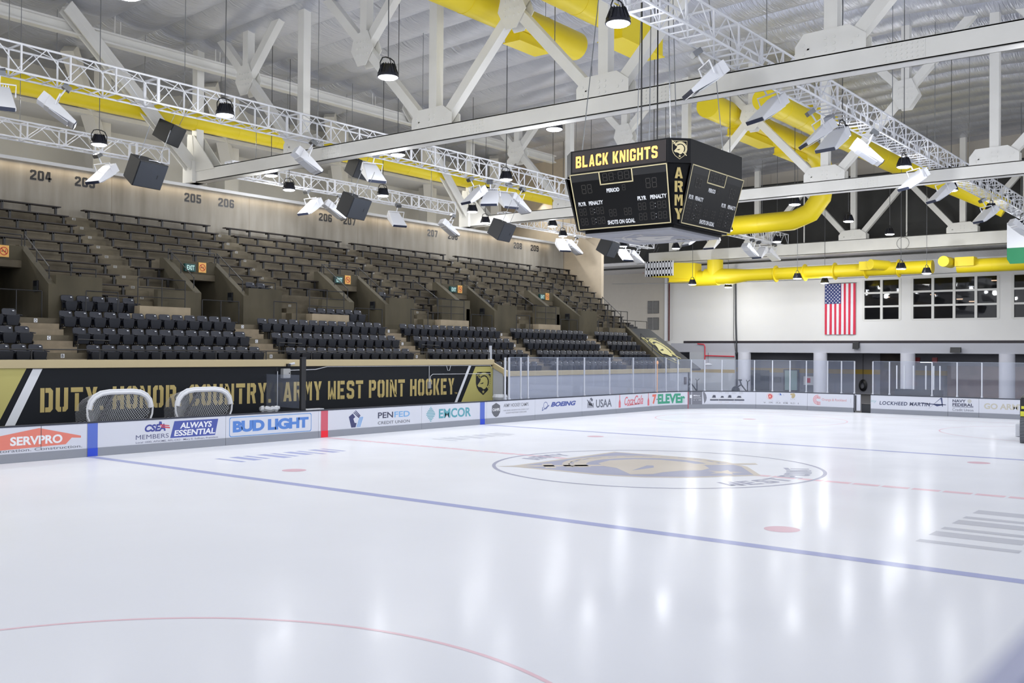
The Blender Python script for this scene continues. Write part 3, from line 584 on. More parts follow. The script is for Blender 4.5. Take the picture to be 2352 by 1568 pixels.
t = board(64.25, 66.9, 'white end dasher board with three nested pink rings before the gate')
decal('logo_mark', join(*[ring(64.86, .63, r, r+.035, 14, PI*.45, PI*1.55) for r in (.1, .17, .24)], polys(*[R(64.84, .6+k, 65.02, .635+k) for k in (-.26, -.19, -.12, .1, .17)])), bf, .003, cm(222, 140, 146), t)
T(t, 'Orange & Rockland', 65.1, 66.5, .54, .72, (214, 156, 160), .006); Pm(t, (190, 190, 196), R(66.72, .52, 66.74, .76))
gt = thing('rink_gate', 'open white gate leaf turned away at the dark gap in the end boards', 'gate', bf(66.95, 0, 0))
b = MB(); b.box(30.64, 30.74, 4.62, 4.93, .1, 1.0); b.build('panel', WHITE, gt); MB().box(30.62, 30.76, 4.6, 4.94, 1.0, 1.04).build('cap_rail', DARK, gt); MB().box(30.6, 30.64, 4.84, 4.9, .1, .95).build('hinge', BLACK, gt)
t = thing('threshold_step', 'dark threshold step standing in the gap of the end boards', 'step', (31, 4.3, -.03))
MB().box(30.8, 31.0, 4.06, 4.6, -.03, .44).build('riser', DARK, t); MB().box(30.8, 31.3, 4.06, 4.6, .44, .48).build('tread', BLACK, t)
t = board(67.83, 71.85, 'white end dasher board with spaced navy capitals and a star-like mark')
T(t, 'ity', 67.86, 68.15, .56, .74, (150, 190, 196)); T(t, 'LOCKHEED MARTIN', 68.31, 70.96, .48, .68, (72, 80, 108), .03, .15, space=1.12)
Pm(t, (64, 74, 116), [(70.0, .66), (71.75, .62), (71.75, .58), (70.8, .6)], [(71.5, 1.0-.03), (71.56, .97), (71.6, .5), (71.56, .5), (71.48, .9)], [(70.8, .3), (71.55, .97), (71.5, .97)], [(71.1, .6), (71.75, .62), (71.3, .5)])
t = board(71.85, 73.35, 'white end dasher board with stacked dark lettering over a rule')
T(t, 'NAVY', 72.07, 72.72, .75, .90, (74, 78, 100), .035); T(t, 'FEDERAL', 72.07, 73.09, .55, .71, (74, 78, 100), .035); T(t, 'Credit Union', 72.07, 73.09, .3, .44, (120, 124, 136), .005); Pm(t, (74, 78, 100), R(72.07, .5, 73.09, .52)); decal('emblem', polys(disc(72.9, .83, .1, .1, 16)), bf, .003, cm(190, 190, 186), t)
t = board(73.35, 80, 'white end dasher board with faint outlined grey-gold capitals')
T(t, 'GO ARMY', 73.6, 75.5, .46, .76, (196, 192, 178), .03)
# ------------------------------------------------------------ rink glass
GE = mat('glass_post', (206, 210, 220), .3, .3)
def panel(a, c, z1, lab, w=.03):
    t = thing('rink_glass', lab, 'glass', bf(a, 1.03, -.08), 'rink glass panels')
    if c:
        b = MB(); ss = steps(a+.01, c-.01); strip(b, ss, -.086, -.074, 1.03, z1); b.build('sheet', GLASS, t)
        b = MB(); strip(b, ss, -.088, -.072, z1, z1+.012); b.build('top_edge', mat('glass_edge', (176, 188, 205), .2), t)
    s = a; b = MB(); b.hexa([bf(s-w, 1.03, -.11), bf(s+w, 1.03, -.11), bf(s+w, 1.03, -.05), bf(s-w, 1.03, -.05)], [bf(s-w, z1, -.11), bf(s+w, z1, -.11), bf(s+w, z1, -.05), bf(s-w, z1, -.05)]); b.build('post', GE, t)
    b = MB(); b.hexa([bf(s-w*1.6, 1.03, -.13), bf(s+w*1.6, 1.03, -.13), bf(s+w*1.6, 1.03, -.03), bf(s-w*1.6, 1.03, -.03)], [bf(s-w*1.6, 1.1, -.13), bf(s+w*1.6, 1.1, -.13), bf(s+w*1.6, 1.1, -.03), bf(s-w*1.6, 1.1, -.03)]); b.build('base_shoe', GE, t)
PS = [40.77, 41.05, 41.94, 42.5, 44.86, 47.21, 49.58, 51.96, 54.41, 55.43, 56.42, 57.38, 58.28, 59.34, 61.22, 62.23, 63.22, 64.16, 65.4, 66.19, 66.92]
P2 = [67.93, 68.82, 71.03, 72.28, 73.48, 75.6, 78, 80]
for L_, nm in ((PS, 'along stand side and corner'), (P2, 'right of the far end gate')):
    for i, s in enumerate(L_):
        z = 2.95 if s < 56 else 2.84
        panel(s, L_[i+1] if i+1 < len(L_) and L_[i+1]-s > .4 else None, z, f'glass post with clear pane, {ORD[i+1]} from left {nm}', .05 if i < 2 and L_ is PS else .03)
t = thing('rink_glass', 'blurred edge of the near rink glass in the bottom right corner', 'glass', (-21, -13.87, 1.03), 'rink glass panels')
MB().box(-25.5, -17.5, -13.905, -13.89, 1.03, 2.995).build('sheet', GLASS, t); MB().box(-25.5, -17.5, -13.907, -13.888, 2.995, 3.012).build('top_edge', mat('near_edge', (112, 122, 176), .3), t)
t = thing('dasher_board', 'near side dasher board below the camera, beneath the blurred glass', 'board', (-21, -13.9, 0))
MB().box(-25.5, -17.5, -13.95, -13.87, .25, .985).build('panel', WHITE, t); MB().box(-25.5, -17.5, -13.95, -13.86, .004, .25).build('kick_plate', KICK, t); MB().box(-25.5, -17.5, -14.0, -13.86, .985, 1.03).build('cap_rail', DARK, t)
# ------------------------------------------------------------ things in the bench area
for i, x in enumerate((-7.42, -4.35)):
    t = thing('hockey_net', 'white padded hockey net tipped on end behind the boards, %s of two' % ('left' if i == 0 else 'right'), 'net', (x, 15.0, 0), 'hockey nets stored in the bench area')
    D = [(-1.02, .80)]+[(-1.12+(.14)*(1-math.cos(a*PI/2/5))*0, .80+.45*a/5) for a in range(1, 6)]
    arch = [(-.98, .8), (-1.1, 1.1), (-1.12, 1.35), (-1.06, 1.58), (-.92, 1.75), (-.7, 1.86), (-.4, 1.9), (.4, 1.9), (.7, 1.86), (.92, 1.75), (1.06, 1.58), (1.12, 1.35), (1.1, 1.1), (.98, .8)]
    A3 = [(x+u, 15.0+.02*abs(u), v) for u, v in arch]
    MB().tube(A3, .03, 8).build('base_frame', mat('net_white', (228, 230, 236), .6), t, smooth=True)
    inner = [(x+u*.93, 15.03, .8+(v-.8)*.93) for u, v in arch[2:-2]]
    MB().tube(inner, .075, 8).build('padding', mat('net_white', (228, 230, 236), .6), t, smooth=True)
    MB().tube([(x-.92, 15.1, .6), (x-.92, 15.95, .02), (x-.92, 15.95, .7), (x+.92, 15.95, .7), (x+.92, 15.95, .02), (x+.92, 15.1, .6)], .03, 8).build('goal_frame', RED, t, smooth=True)
    MB().tube([(x-.2, 15.02, 1.86), (x-.55, 15.5, .75)], .045, 8).build('centre_bar', mat('net_grey', (120, 122, 128), .6), t, smooth=True)
    b = MB(); n = 46
    def wdt(v): 
        for (u0, v0), (u1, v1) in zip(arch[:6], arch[1:7]):
            if v0 <= v <= v1: return abs(u0+(u1-u0)*(v-v0)/(v1-v0))
        return .4
    for k in range(n):   # diamond netting bulging back
        for sgn in (-1, 1):
            pts = []
            for q in range(15):
                v = .78+1.1*q/14; u = -1.6+3.2*k/n*1.0+sgn*(v-1.3)*.75
                if abs(u) < wdt(min(v, 1.88)): pts.append((x+u, 15.1+.55*(1-(u/1.15)**2)*max(0, (1.9-v)), v))
            for p, q2 in zip(pts[:-1], pts[1:]): b.bar(p, q2, .011, .011)
    for k in range(26):
        v = .8+k*.042; w = wdt(min(v, 1.88))
        for sg in (-1, 1): b.bar((x+sg*w, 15.02, v), (x+sg*(w+.12), 15.5, v-.16), .007, .007)
    b.build('netting', mat('net_cord', (206, 208, 214), .8), t)
t = thing('post', 'tall black post rising between the two player benches', 'post', (-.91, 14.02, 1.03)); t.name = 'bench_divider_post'
MB().box(-1.0, -.79, 14.0, 14.12, 1.03, 2.93).build('mullion', BLACK, t, bevel=.01); MB().box(-1.0, -.79, 13.99, 14.13, 2.93, 2.95).build('cap', DARK, t)
t = thing('divider_screen', 'clear divider pane behind the tall black post at the benches', 'glass', (-.9, 15, 1.03))
MB().box(-.91, -.895, 14.12, 16.1, 1.1, 2.3).build('sheet', GLASS, t); MB().box(-.93, -.875, 14.12, 16.1, 1.03, 1.1).build('base_rail', DARK, t)
t = thing('bottle_shelf', 'white shelf along the boards beside the tall black post', 'shelf', (.2, 14.15, .95))
MB().box(-.75, .1, 14.03, 14.3, .98, 1.06).build('top', PLATE, t); MB().box(-.75, .1, 14.1, 14.2, .7, .98).build('bracket', DARK, t)
t = thing('waste_bin', 'small grey bin with clear plastic liner between the nets and black post', 'bin', (-1.95, 14.6, 0))
MB().lathe((-1.95, 14.6, 0), [(.22, 0), (.3, 1.1)], 20).build('bucket', mat('bin_grey', (96, 98, 102), .5), t, smooth=True)
b = MB(); vs = []
prof = [(.3, .72), (.35, .8), (.33, .88), (.22, .9)]
for r, z in prof:
    vs += [(-1.95+(r+.03*math.sin(k*2.7+z*9))*math.cos(2*PI*k/24), 14.6+(r+.03*math.sin(k*2.7+z*9))*math.sin(2*PI*k/24), .3+z+.02*math.sin(k*1.9)) for k in range(24)]
b.add(vs, [(i*24+k, i*24+(k+1) % 24, i*24+24+(k+1) % 24, i*24+24+k) for i in range(3) for k in range(24)]); b.build('liner', mat('liner', (205, 208, 214), .3), t, smooth=True)
t = thing('waste_bin', 'small bin with crumpled liner at the corner of the grey stand wall', 'bin', (11.2, 14.6, 0))
MB().lathe((11.2, 14.6, 0), [(.22, 0), (.3, 1.1)], 20).build('bucket', mat('bin_grey', (96, 98, 102), .5), t, smooth=True)
b = MB(); b.lathe((11.2, 14.6, 1.0), [(.31, 0), (.36, .12), (.3, .24), (.12, .2)], 14); b.build('liner', mat('liner', (205, 208, 214), .3), t)
t = thing('electrical_box', 'grey electrical cabinet on the black bench wall beside the black post', 'box', (-.05, 16.18, 2.1))
MB().box(-.2, .12, 16.0, 16.18, 2.13, 2.5).build('case', mat('box_grey', (150, 152, 154), .5), t, bevel=.01); MB().box(-.21, .13, 15.99, 16.0, 2.15, 2.48).build('door', mat('box_door', (164, 166, 168), .5), t); MB().box(.06, .09, 15.97, 15.99, 2.3, 2.34).build('latch', BLACK, t)
t = thing('conduit', 'pale conduit running along the bench wall below the gold cap', 'pipe', (.1, 16.15, 2.3))
MB().tube([(.12, 16.15, 2.43), (1.5, 16.15, 2.45), (2.1, 16.15, 2.56), (12.4, 16.15, 2.555), (12.5, 16.15, 2.4)], .014, 6).build('long_run', CHROME if 0 else PLATE, t)
MB().tube([(-.36, 16.15, 2.4), (-.36, 16.15, 1.1)], .02, 6).build('drop_pipe', mat('pipe_grey', (168, 170, 176), .4), t)
t = thing('junction_box', 'small grey outlet box with looping conduit near the end of the lettering', 'box', (8.1, 16.15, 1.6))
MB().box(7.98, 8.14, 16.08, 16.175, 1.55, 1.85).build('case', mat('box_grey', (150, 152, 154), .5), t); MB().tube([(8.06, 16.14, 2.56), (8.06, 16.14, 1.85)], .012, 6).build('drop_pipe', PLATE, t)
MB().tube([(8.1, 16.14, 1.85), (8.16, 16.14, 2.1), (8.3, 16.14, 2.18), (12.4, 16.14, 2.16)], .012, 6).build('long_run', PLATE, t); MB().tube([(9.2, 16.14, 2.56), (9.3, 16.14, 2.34), (9.42, 16.14, 2.34), (9.5, 16.14, 2.56)], .01, 6).build('loop', PLATE, t)
t = thing('wall_camera', 'small white security camera on the gold cap near the black post', 'camera', (-.1, 16.1, 2.6))
MB().tube([(.15, 16.1, 2.66), (.3, 15.95, 2.7)], .045, 10).build('body', PLATE, t); MB().box(0, .14, 16.0, 16.1, 2.58, 2.68).build('mount', BLACK, t)
t = thing('post', 'short pale post standing at the corner of the gold cap', 'post', (12.55, 16.3, 2.84)); t.name = 'corner_post'
MB().box(12.5, 12.6, 16.25, 16.35, 2.84, 3.5).build('mullion', GE, t); MB().box(12.47, 12.63, 16.22, 16.38, 2.84, 2.87).build('base_plate', GE, t)
t = thing('wall_plaque', 'small dark plaque on the pale wall beside the far door', 'plaque', (30.4, 15.29, 1.4)); MB().box(30.2, 30.5, 15.27, 15.3, 1.3, 1.75).build('plate', mat('plaque', (72, 62, 66), .5), t); MB().box(30.23, 30.47, 15.262, 15.27, 1.33, 1.72).build('face', mat('plaque_face', (88, 76, 80), .4), t)
t = thing('marker_pole', 'thin orange pole tied to the corner glass', 'pole', bf(54.4, 1.03, .03))
MB().tube([bf(54.4, 1.0, .02), bf(54.42, 2.75, .02)], .022, 6).build('shaft', mat('pole_orange', (232, 178, 140), .5), t); MB().lathe(bf(54.42, 2.6, .02), [(.05, 0), (.06, .08), (.03, .18)], 8).build('knob', mat('pole_orange', (232, 178, 140), .5), t)
# ------------------------------------------------------------ folding seats
def seat_proto():
    t = thing('folding_seat', 'x', 'seat', (0, 0, 0), 'dark folding seats of the lower stand')
    def sheet(name, w0, w1, z0, z1, y0, y1, th, m, r):
        pts = [(-w0/2, z0), (w0/2, z0), (w1/2, z1-r), (w1/2-r*.3, z1-r*.3), (w1/2-r, z1), (-w1/2+r, z1), (-w1/2+r*.3, z1-r*.3), (-w1/2, z1-r)]
        fy = lambda z: y0+(y1-y0)*(z-z0)/(z1-z0)
        b = MB(); b.prism(pts, lambda u, v, h: (u, fy(v)+h-.03*math.cos(u*4), v), 0, th); return b.build(name, m, t, bevel=.012, smooth=True)
    bk = sheet('backrest', .44, .47, .40, .86, .13, .25, .035, SEAT, .07)
    MB().box(.09, .15, .165, .18, .775, .805).build('number_plate', PLATE, bk)
    p = sheet('seat_pan', .36, .45, .30, .64, -.06, -.10, .06, SEAT2, .06)
    MB().hexa([(-.2, -.11, .625), (.2, -.11, .625), (.21, .12, .615), (-.21, .12, .615)], [(-.2, -.11, .645), (.2, -.11, .645), (.21, .12, .635), (-.21, .12, .635)]).build('pan_shelf', SEAT2, p)
    for s in (-1, 1):
        b = MB(); b.hexa([(s*.245-.025, -.16, .62), (s*.245+.025, -.16, .62), (s*.245+.025, .16, .65), (s*.245-.025, .16, .65)], [(s*.245-.025, -.17, .65), (s*.245+.025, -.17, .65), (s*.245+.025, .16, .68), (s*.245-.025, .16, .68)])
        b.build('armrest', SEAT, t, bevel=.008)
    b = MB()
    for s in (-1, 1): b.bar((s*.235, .1, 0), (s*.235, .12, .63), .035, .05); b.bar((s*.235, .1, .3), (s*.235, -.1, .34), .03, .04)
    b.box(-.235, .235, .08, .11, .3, .34); b.build('stand', RAIL, t)
    MB().box(-.255, -.22, -.19, -.1, .27, .29).build('aisle_foot', mat('foot_tan', (140, 130, 112), .5), t)
    return t
SEAT0 = seat_proto(); used = []
SECN = ['far left section', 'second section from left', 'third section from left', 'fourth section from left', 'fifth section from left', 'last section beside tarp']
RN = ['lowest extra', 'front', 'second', 'third', 'top']
def put_seat(x, y, z, lab):
    if not used: SEAT0.location = (x, y, z); SEAT0['label'] = lab; used.append(1); return
    dup(SEAT0, (x, y, z), None, lab)
SECX = [(-13.0, -8.79), (-7.40, -.33), (.88, 7.95), (9.1, 16.43), (17.58, 24.66), (25.85, 29.6)]
for k, (x0, x1) in enumerate(SECX):
    for r in range(5):
        a, c = x0, x1
        if r == 0 and k < 3: continue
        if r == 0 and k == 3: a = 13.0
        if r == 4:
            if k == 1: a, c = -6.9, -3.96
            elif k == 2: a, c = 4.3, 7.56
            else: continue
        if k == 5: c = [28.7, 28.9, 29.3, 29.7][r]
        n = int(round((c-a)/.545)); y = YR[r]+.58; z = ZR[r]
        for i in range(n):
            put_seat(a+(i+.5)*(c-a)/n, y, z, f'dark folding seat, {ORD[i+1]} from left, {RN[r]} row, {SECN[k]}')
for k, (x, y, z) in enumerate(((2.1, 20.9, 5.25), (2.65, 20.9, 5.25), (10.0, 20.9, 5.25), (18.1, 20.9, 5.25))):
    put_seat(x, y, z, f'dark folding seat alone above the concrete pier, {ORD[k+1]} from left of four there')
# ------------------------------------------------------------ upper benches
def bench(x0, x1, k, lab):
    y = YR[5+k]+.1 if k else YR[5]+.1; z = ZR[5+k]
    t = thing('bench', lab, 'bench', ((x0+x1)/2, y, z), 'plank benches of the upper stand')
    MB().box(x0, x1, y, y+.3, z+.34, z+.385).build('plank', BENCH, t)
    n = max(2, int(round((x1-x0-.5)/1.15))+1)
    for i in range(n):
        xx = x0+.22+(x1-x0-.44)*i/(n-1)
        b = MB(); b.box(xx-.045, xx+.045, y+.0, y+.06, z-.02, z+.34); b.box(xx-.03, xx+.03, y, y+.28, z+.29, z+.34); b.build('bracket', RAIL, t)
UB = [(-9.6, -3.73), (-2.74, 3.51), (4.38, 11.75), (12.47, 20.13), (21.04, 28.79), (29.57, 0)]
BN = ['leftmost bay', 'second bay from left', 'third bay from left', 'fourth bay from left', 'fifth bay from left', 'rightmost bay']
for j, (x0, x1) in enumerate(UB):
    for k in range(10):
        a, c = x0, (x1 if j < 5 else xend(YR[5+k])-.15)
        segs = [(a, c)]
        y = YR[5+k]
        if k < 5:    # interrupted by the exits and piers
            out = []
            for s0, s1 in segs:
                cur = s0
                for xr in XR:
                    lo, hi = xr-2.4, xr+.3
                    if k < 2: lo, hi = xr-4.0, xr+2.0
                    if lo < s1 and hi > cur:
                        if lo-cur > 1: out.append((cur, lo))
                        cur = max(cur, hi)
                if s1-cur > 1: out.append((cur, s1))
            segs = out
        for i, (s0, s1) in enumerate(segs):
            w = '' if len(segs) == 1 else ('left piece of ' if i == 0 else 'right piece of ' if i == len(segs)-1 else 'middle piece of ')
            bench(s0, s1, k, f'dark plank bench, {w}{ORD[k+1]} bench row up, {BN[j]}')
# ------------------------------------------------------------ handrails
def rail(name, lab, lines, r=.022, grp=None, loc=None):
    t = thing(name, lab, 'rail', loc or lines[0][0], grp)
    for i, l in enumerate(lines): MB().tube(l, r, 6).build('rail_bar' if i == 0 else 'rail_post', RAIL, t)
    return t
def fence(name, lab, p0, p1, h, n, mid=0, grp=None, r=.022):
    p0 = Vector(p0); p1 = Vector(p1); up = Vector((0, 0, h)); t = thing(name, lab, 'rail', p0, grp)
    MB().tube([p0+up, p1+up], r, 6).build('top_bar', RAIL, t)
    for j in range(mid): MB().tube([p0+up*(j+1)/(mid+1), p1+up*(j+1)/(mid+1)], r*.8, 6).build('cross_bar', RAIL, t)
    for i in range(n): q = p0+(p1-p0)*i/(n-1); MB().tube([q, q+up], r, 6).build('post', RAIL, t)
    return t
fence('guard_rail', 'long low black rail above the gold cap in front of the seats', (-34, 16.3, 2.84), (12.5, 16.3, 2.84), .32, 22)
fence('guard_rail', 'low black rail above the gold cap behind the corner glass', (12.75, 15.42, 2.28), (28.6, 15.42, 2.28), .36, 9)
for k, (x0, x1) in enumerate(AIS):
    lab = f'short black handrail in the aisle, {ORD[k+1]} aisle from the left'
    r = 1 if k < 3 else 0
    rail('handrail', lab, [[(x1-.1, YR[r+1]+.1, ZR[r]+.3), (x1-.1, YR[r+1]+.1, ZR[r+1]+.45), (x1+1.05, YR[r+1]+.1, ZR[r+1]+.42)]], grp='short aisle handrails')
for k, x in enumerate(XR):
    xl = x-2.1; e = LOC[k]
    fence('guard_rail', f'black guard rail on top of the lintel of {e}', (xl, 22.12, 6.88), (x, 22.12, 6.88), .42, 3, 0, 'lintel guard rails')
    fence('stair_rail', f'sloping black rail on the right wall of {e}', (x+.1, 22.1, 6.9), (x+.1, 20.3, 5.65), .42, 3, 0, 'sloping exit rails')
    if k < 3: fence('stair_rail', f'sloping black rail on the left wall of {e}', (xl-.14, 22.1, 6.9), (xl-.14, 20.3, 5.65), .42, 3, 0, 'sloping exit rails')
    else: fence('stair_rail', f'sloping black rail left of {e}', (xl-2.3, 22.0, 6.5), (xl-2.3, 20.3, 5.5), .45, 2, 0, 'sloping exit rails')
    fence('barrier_rail', f'thin black rail across the mouth of {e}', (xl+.05, 20.0, 4.23), (x-.3, 20.0, 4.23), .95, 3, 0, 'exit mouth rails')
    fence('landing_rail', f'tall barred black rail on the landing left of {e}', (xl-3.0, 19.6, 4.8), (xl-1.0, 19.6, 4.8), 1.05, 3, 2, 'landing rails')
    fence('pier_rail', f'low black rail before the pier right of {e}', (x+.9, 19.25, 4.23), (x+2.1, 19.25, 4.23), 1.0, 2, 0, 'pier rails')
    fence('platform_rail', f'small black rail atop the pier right of {e}', (x+1.0, 20.5, 5.25), (x+1.95, 20.5, 5.25), .85, 2, 0, 'pier top rails')
    t = thing('landing_block', f'pale concrete block under the landing rail left of {e}', 'block', (xl-2, 19.5, 4.23), 'landing blocks')
    MB().box(xl-3.1, xl-.95, 19.3, 20.05, 4.23, 4.8).build('block', mat('block_pale', (152, 139, 117), .85, var=.15, scale=2), t); MB().box(xl-3.5, xl-3.1, 19.3, 20.05, 4.23, 4.5).build('step', mat('block_pale', (152, 139, 117), .85), t)
# ------------------------------------------------------------ tarp with the emblem and stair beside it
tp = thing('tarp', 'black tarp with a gold helmet emblem sloping over the end of the stand', 'tarp', (31, 17, 2))
A, B_, C_, D_ = Vector((28.95, 15.5, 2.25)), Vector((32.8, 15.5, 2.25)), Vector((34.4, 20.2, 4.85)), Vector((31.6, 20.2, 4.85))
dz = Vector((0, 0, -.12)); MB().hexa([A+dz, B_+dz, C_+dz, D_+dz], [A, B_, C_, D_]).build('cloth', NAVY, tp)
nrm = (B_-A).cross(D_-A).normalized()
def tf(u, v, h):
    uu, vv = .12+u*.62, .1+v*.65/1.2
    return A*(1-uu)*(1-vv)+B_*uu*(1-vv)+C_*uu*vv+D_*(1-uu)*vv+nrm*h
crest(tf, tp, PALEGOLD, NAVY, .012)
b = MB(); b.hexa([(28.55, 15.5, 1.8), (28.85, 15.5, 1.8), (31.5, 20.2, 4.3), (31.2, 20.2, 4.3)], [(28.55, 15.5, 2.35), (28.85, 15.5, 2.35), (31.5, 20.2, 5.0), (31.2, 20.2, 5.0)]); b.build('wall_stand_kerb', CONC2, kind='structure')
fence('stair_rail', 'sloping black rail on the kerb beside the emblem tarp', (28.8, 15.9, 2.55), (30.4, 18.5, 3.95), .5, 3)
fence('guard_rail', 'black rail above the top edge of the emblem tarp', (31.2, 20.3, 4.85), (34.2, 20.3, 4.85), .5, 3)
fence('guard_rail', 'black landing rail above the last seat section near the tarp', (28.8, 20.0, 4.8), (31.2, 20.0, 4.8), 1.1, 4, 1)
fence('stair_rail', 'sloping black rail rising to the upper rows above the tarp', (31.0, 20.4, 4.9), (32.2, 22.6, 6.2), .8, 3)
b = MB()
for i in range(4): b.box(31.2+.2*i, 33.5, 20.3+.3*i, 20.6+.3*i, 4.3, 4.85+.14*i)
b.build('floor_dark_stairs', BLACK, kind='structure')
# ------------------------------------------------------------ roof trusses
def rtruss(xc, label, y0=-20.0, y1=26.5, ch=.6, wd=.5, z0=10.93, pans=None, third=False, brace=True):
    t = thing('roof_truss', label, 'truss', (xc, 3, z0), 'cream roof trusses')
    zb = z0+ch/2; ZT = 19.2
    b = MB(); b.box(xc-.03, xc+.03, y0, y1, z0+.03, z0+ch-.03); b.box(xc-wd/2, xc+wd/2, y0, y1, z0, z0+.05); b.box(xc-wd/2, xc+wd/2, y0, y1, z0+ch-.05, z0+ch)
    b.box(xc-wd/2, xc-wd/2+.04, y0, y1, z0, z0+ch); b.box(xc+wd/2-.04, xc+wd/2, y0, y1, z0, z0+ch)
    b.build('bottom_chord', STEEL, t, bevel=.008)
    ny = [-.25+3.75*k for k in (7, 5, 3, 1, -1, -3, -5)]
    def post(y, za, w=.38):
        b = MB(); b.box(xc-.19, xc+.19, y-w/2, y+w/2, za, zc(y)+.1); b.build('post', STEEL, t, bevel=.01)
    def mem(ya, za, yb, zb_, w=.36):
        b = MB(); b.bar((xc, ya, za), (xc, yb, zb_), .36, w, (1, 0, 0)); b.build('diagonal', STEEL, t, bevel=.01)
    def clip(ya, za, yb, zb_):      # shorten at the ceiling
        tt = 1
        for i in range(1, 41):
            q = i/40; y = ya+(yb-ya)*q; z = za+(zb_-za)*q
            if z > zc(y)+.12: tt = q; break
        return ya+(yb-ya)*tt, za+(zb_-za)*tt
    def gus(pts, bolts):
        b = MB()
        for s in (-1, 1):
            xx = xc+s*(wd/2-.02); b.prism(pts, lambda u, v, h: (h, u, v), xx-.015, xx+.015)
            if s < 0:
                for u, v in bolts: b.lathe((0, 0, 0), [(0, 0)], 3) if 0 else b.prism(disc(u, v, .05, .05, 6), lambda p, q, h: (h, p, q), xx-.045, xx-.015)
        b.build('gusset_plate', STEEL, t)
    for y in ny: post(y, z0+ch)
    for k, y in enumerate(ny[1:6] if not third else ny[1:6]):
        zt = z0+ch
        gus([(y-1.0, z0+.1), (y+1.0, z0+.1), (y+1.0, zt+.35), (y+.75, zt+.68), (y-.55, zt+.72), (y-1.0, zt+.4)],
            [(y+dy, zt+dz) for dy in (-.12, .12) for dz in (.1, .28, .46)]+[(y+.6+d, zt+.2+d) for d in (0, .16)]+[(y-.6-d, zt+.2+d) for d in (0, .16)]+[(y+.75-d, zt+.1+d) for d in (0, .14)])
        if not third:
            b = MB(); xx = xc-wd/2-.02
            ys = y-2.0; b.prism(R(ys-.55, z0+.06, ys+.55, z0+ch-.06), lambda u, v, h: (h, u, v), xx, xx+.02)
            for i in range(8):
                for j in range(4): b.prism(disc(ys-.48+.137*i, z0+.12+.12*j, .032, .032, 6), lambda u, v, h: (h, u, v), xx-.025, xx)
            b.build('splice_plate', STEEL, t)
    zm = 15.2
    if third:
        for y in ny[:6]:
            mem(y, z0+ch*.7, y-3.75, 15.6)
            mem(y-7.5, z0+ch*.7, y-3.75, 15.6)
            b = MB(); b.tube([(xc, y-3.75, z0+ch), (xc, y-3.75, 15.4)], .05, 8); b.build('hanger', STEEL, t)
        b = MB(); b.box(xc-.2, xc+.2, y0, y1, 15.4, 15.9); b.build('top_chord', STEEL, t)
    else:
        for i, (ya, yb) in enumerate(zip(ny[:-1], ny[1:])):
            kind = pans[i]; ym = (ya+yb)/2
            if kind == 'R':   # rises toward the near side
                a = (ya, zb); c = clip(ya, zb, yb, ZT); mem(*a, *c); o = (ya, ZT)
            else:
                a = (yb, zb); c = clip(yb, zb, ya, ZT); mem(*a, *c); o = (yb, ZT)
            c2 = clip(ym, zm, *o); mem(ym, zm, *c2)
            if kind == 'X': mem(ym, zm, ya, zb)
            post(ym, zm, .36)
            gus([(ym-.62, zm-.15), (ym-.2, zm-.75), (ym+.25, zm-.75), (ym+.62, zm-.1), (ym+.45, zm+.55), (ym-.3, zm+.6)], [(ym+dy, zm+dz) for dy in (-.3, -.1, .1, .3) for dz in (-.3, -.05, .2)])
    if brace:
        b = MB(); b.box(xc-.45, xc+.35, 25.75, 26.5, z0, z0+1.0); b.hexa([(xc-.3, 25.8, z0+.6), (xc+.3, 25.8, z0+.6), (xc+.3, 26.4, z0+.6), (xc-.3, 26.4, z0+.6)], [(xc-.3, 26.0, z0+2.2), (xc+.3, 26.0, z0+2.2), (xc+.3, 26.4, z0+2.2), (xc-.3, 26.4, z0+2.2)])
        b.prism([(24.3, z0+.5), (26.4, z0+.5), (26.4, z0+2.3), (25.9, z0+2.2)], lambda u, v, h: (h, u, v), xc-.28, xc-.24); b.prism([(24.3, z0+.5), (26.4, z0+.5), (26.4, z0+2.3), (25.9, z0+2.2)], lambda u, v, h: (h, u, v), xc+.24, xc+.28)
        b.build('end_gusset', STEEL, t)
        b = MB(); b.bar((xc-.2, 26.3, z0+.75), (xc-7.1, 24.85, 16.95), .06, .62); b.bar((xc-.2, 25.95, z0+.75), (xc-7.1, 24.5, 16.95), .06, .62); b.bar((xc-.2, 26.12, z0+.75), (xc-7.1, 24.67, 16.95), .4, .06); b.build('edge_brace', STEEL, t)
    return t
rtruss(2.75, 'nearest cream roof truss, its thick bottom beam crossing above the scoreboard', pans=['L', 'L', 'X', 'R', 'R', 'R'])
rtruss(22.3, 'middle cream roof truss passing just behind the hanging scoreboard', pans=['X', 'L', 'X', 'R', 'R', 'R'])
rtruss(48.0, 'farthest cream roof truss with open triangles before dark panels', y0=-26, y1=28, ch=.92, wd=.7, z0=10.69, third=True, brace=False)
t = thing('roof_beam', 'long white overhead beam hung near the roof over the stand', 'beam', (0, 25.2, 16.1))
b = MB(); b.box(-30, 30, 24.95, 25.35, 16.02, 16.1); b.box(-30, 30, 25.1, 25.2, 16.1, 16.45); b.box(-30, 30, 24.95, 25.35, 16.45, 16.52); b.build('web', STEEL, t)
for x in range(-12, 28, 5): MB().tube([(x, 25.05, 16.5), (x, 25.05, zc(25))], .02, 6).tube([(x+.35, 25.2, 16.5), (x+.35, 25.2, zc(25))], .02, 6).build('hanger_rod', STEEL, t)
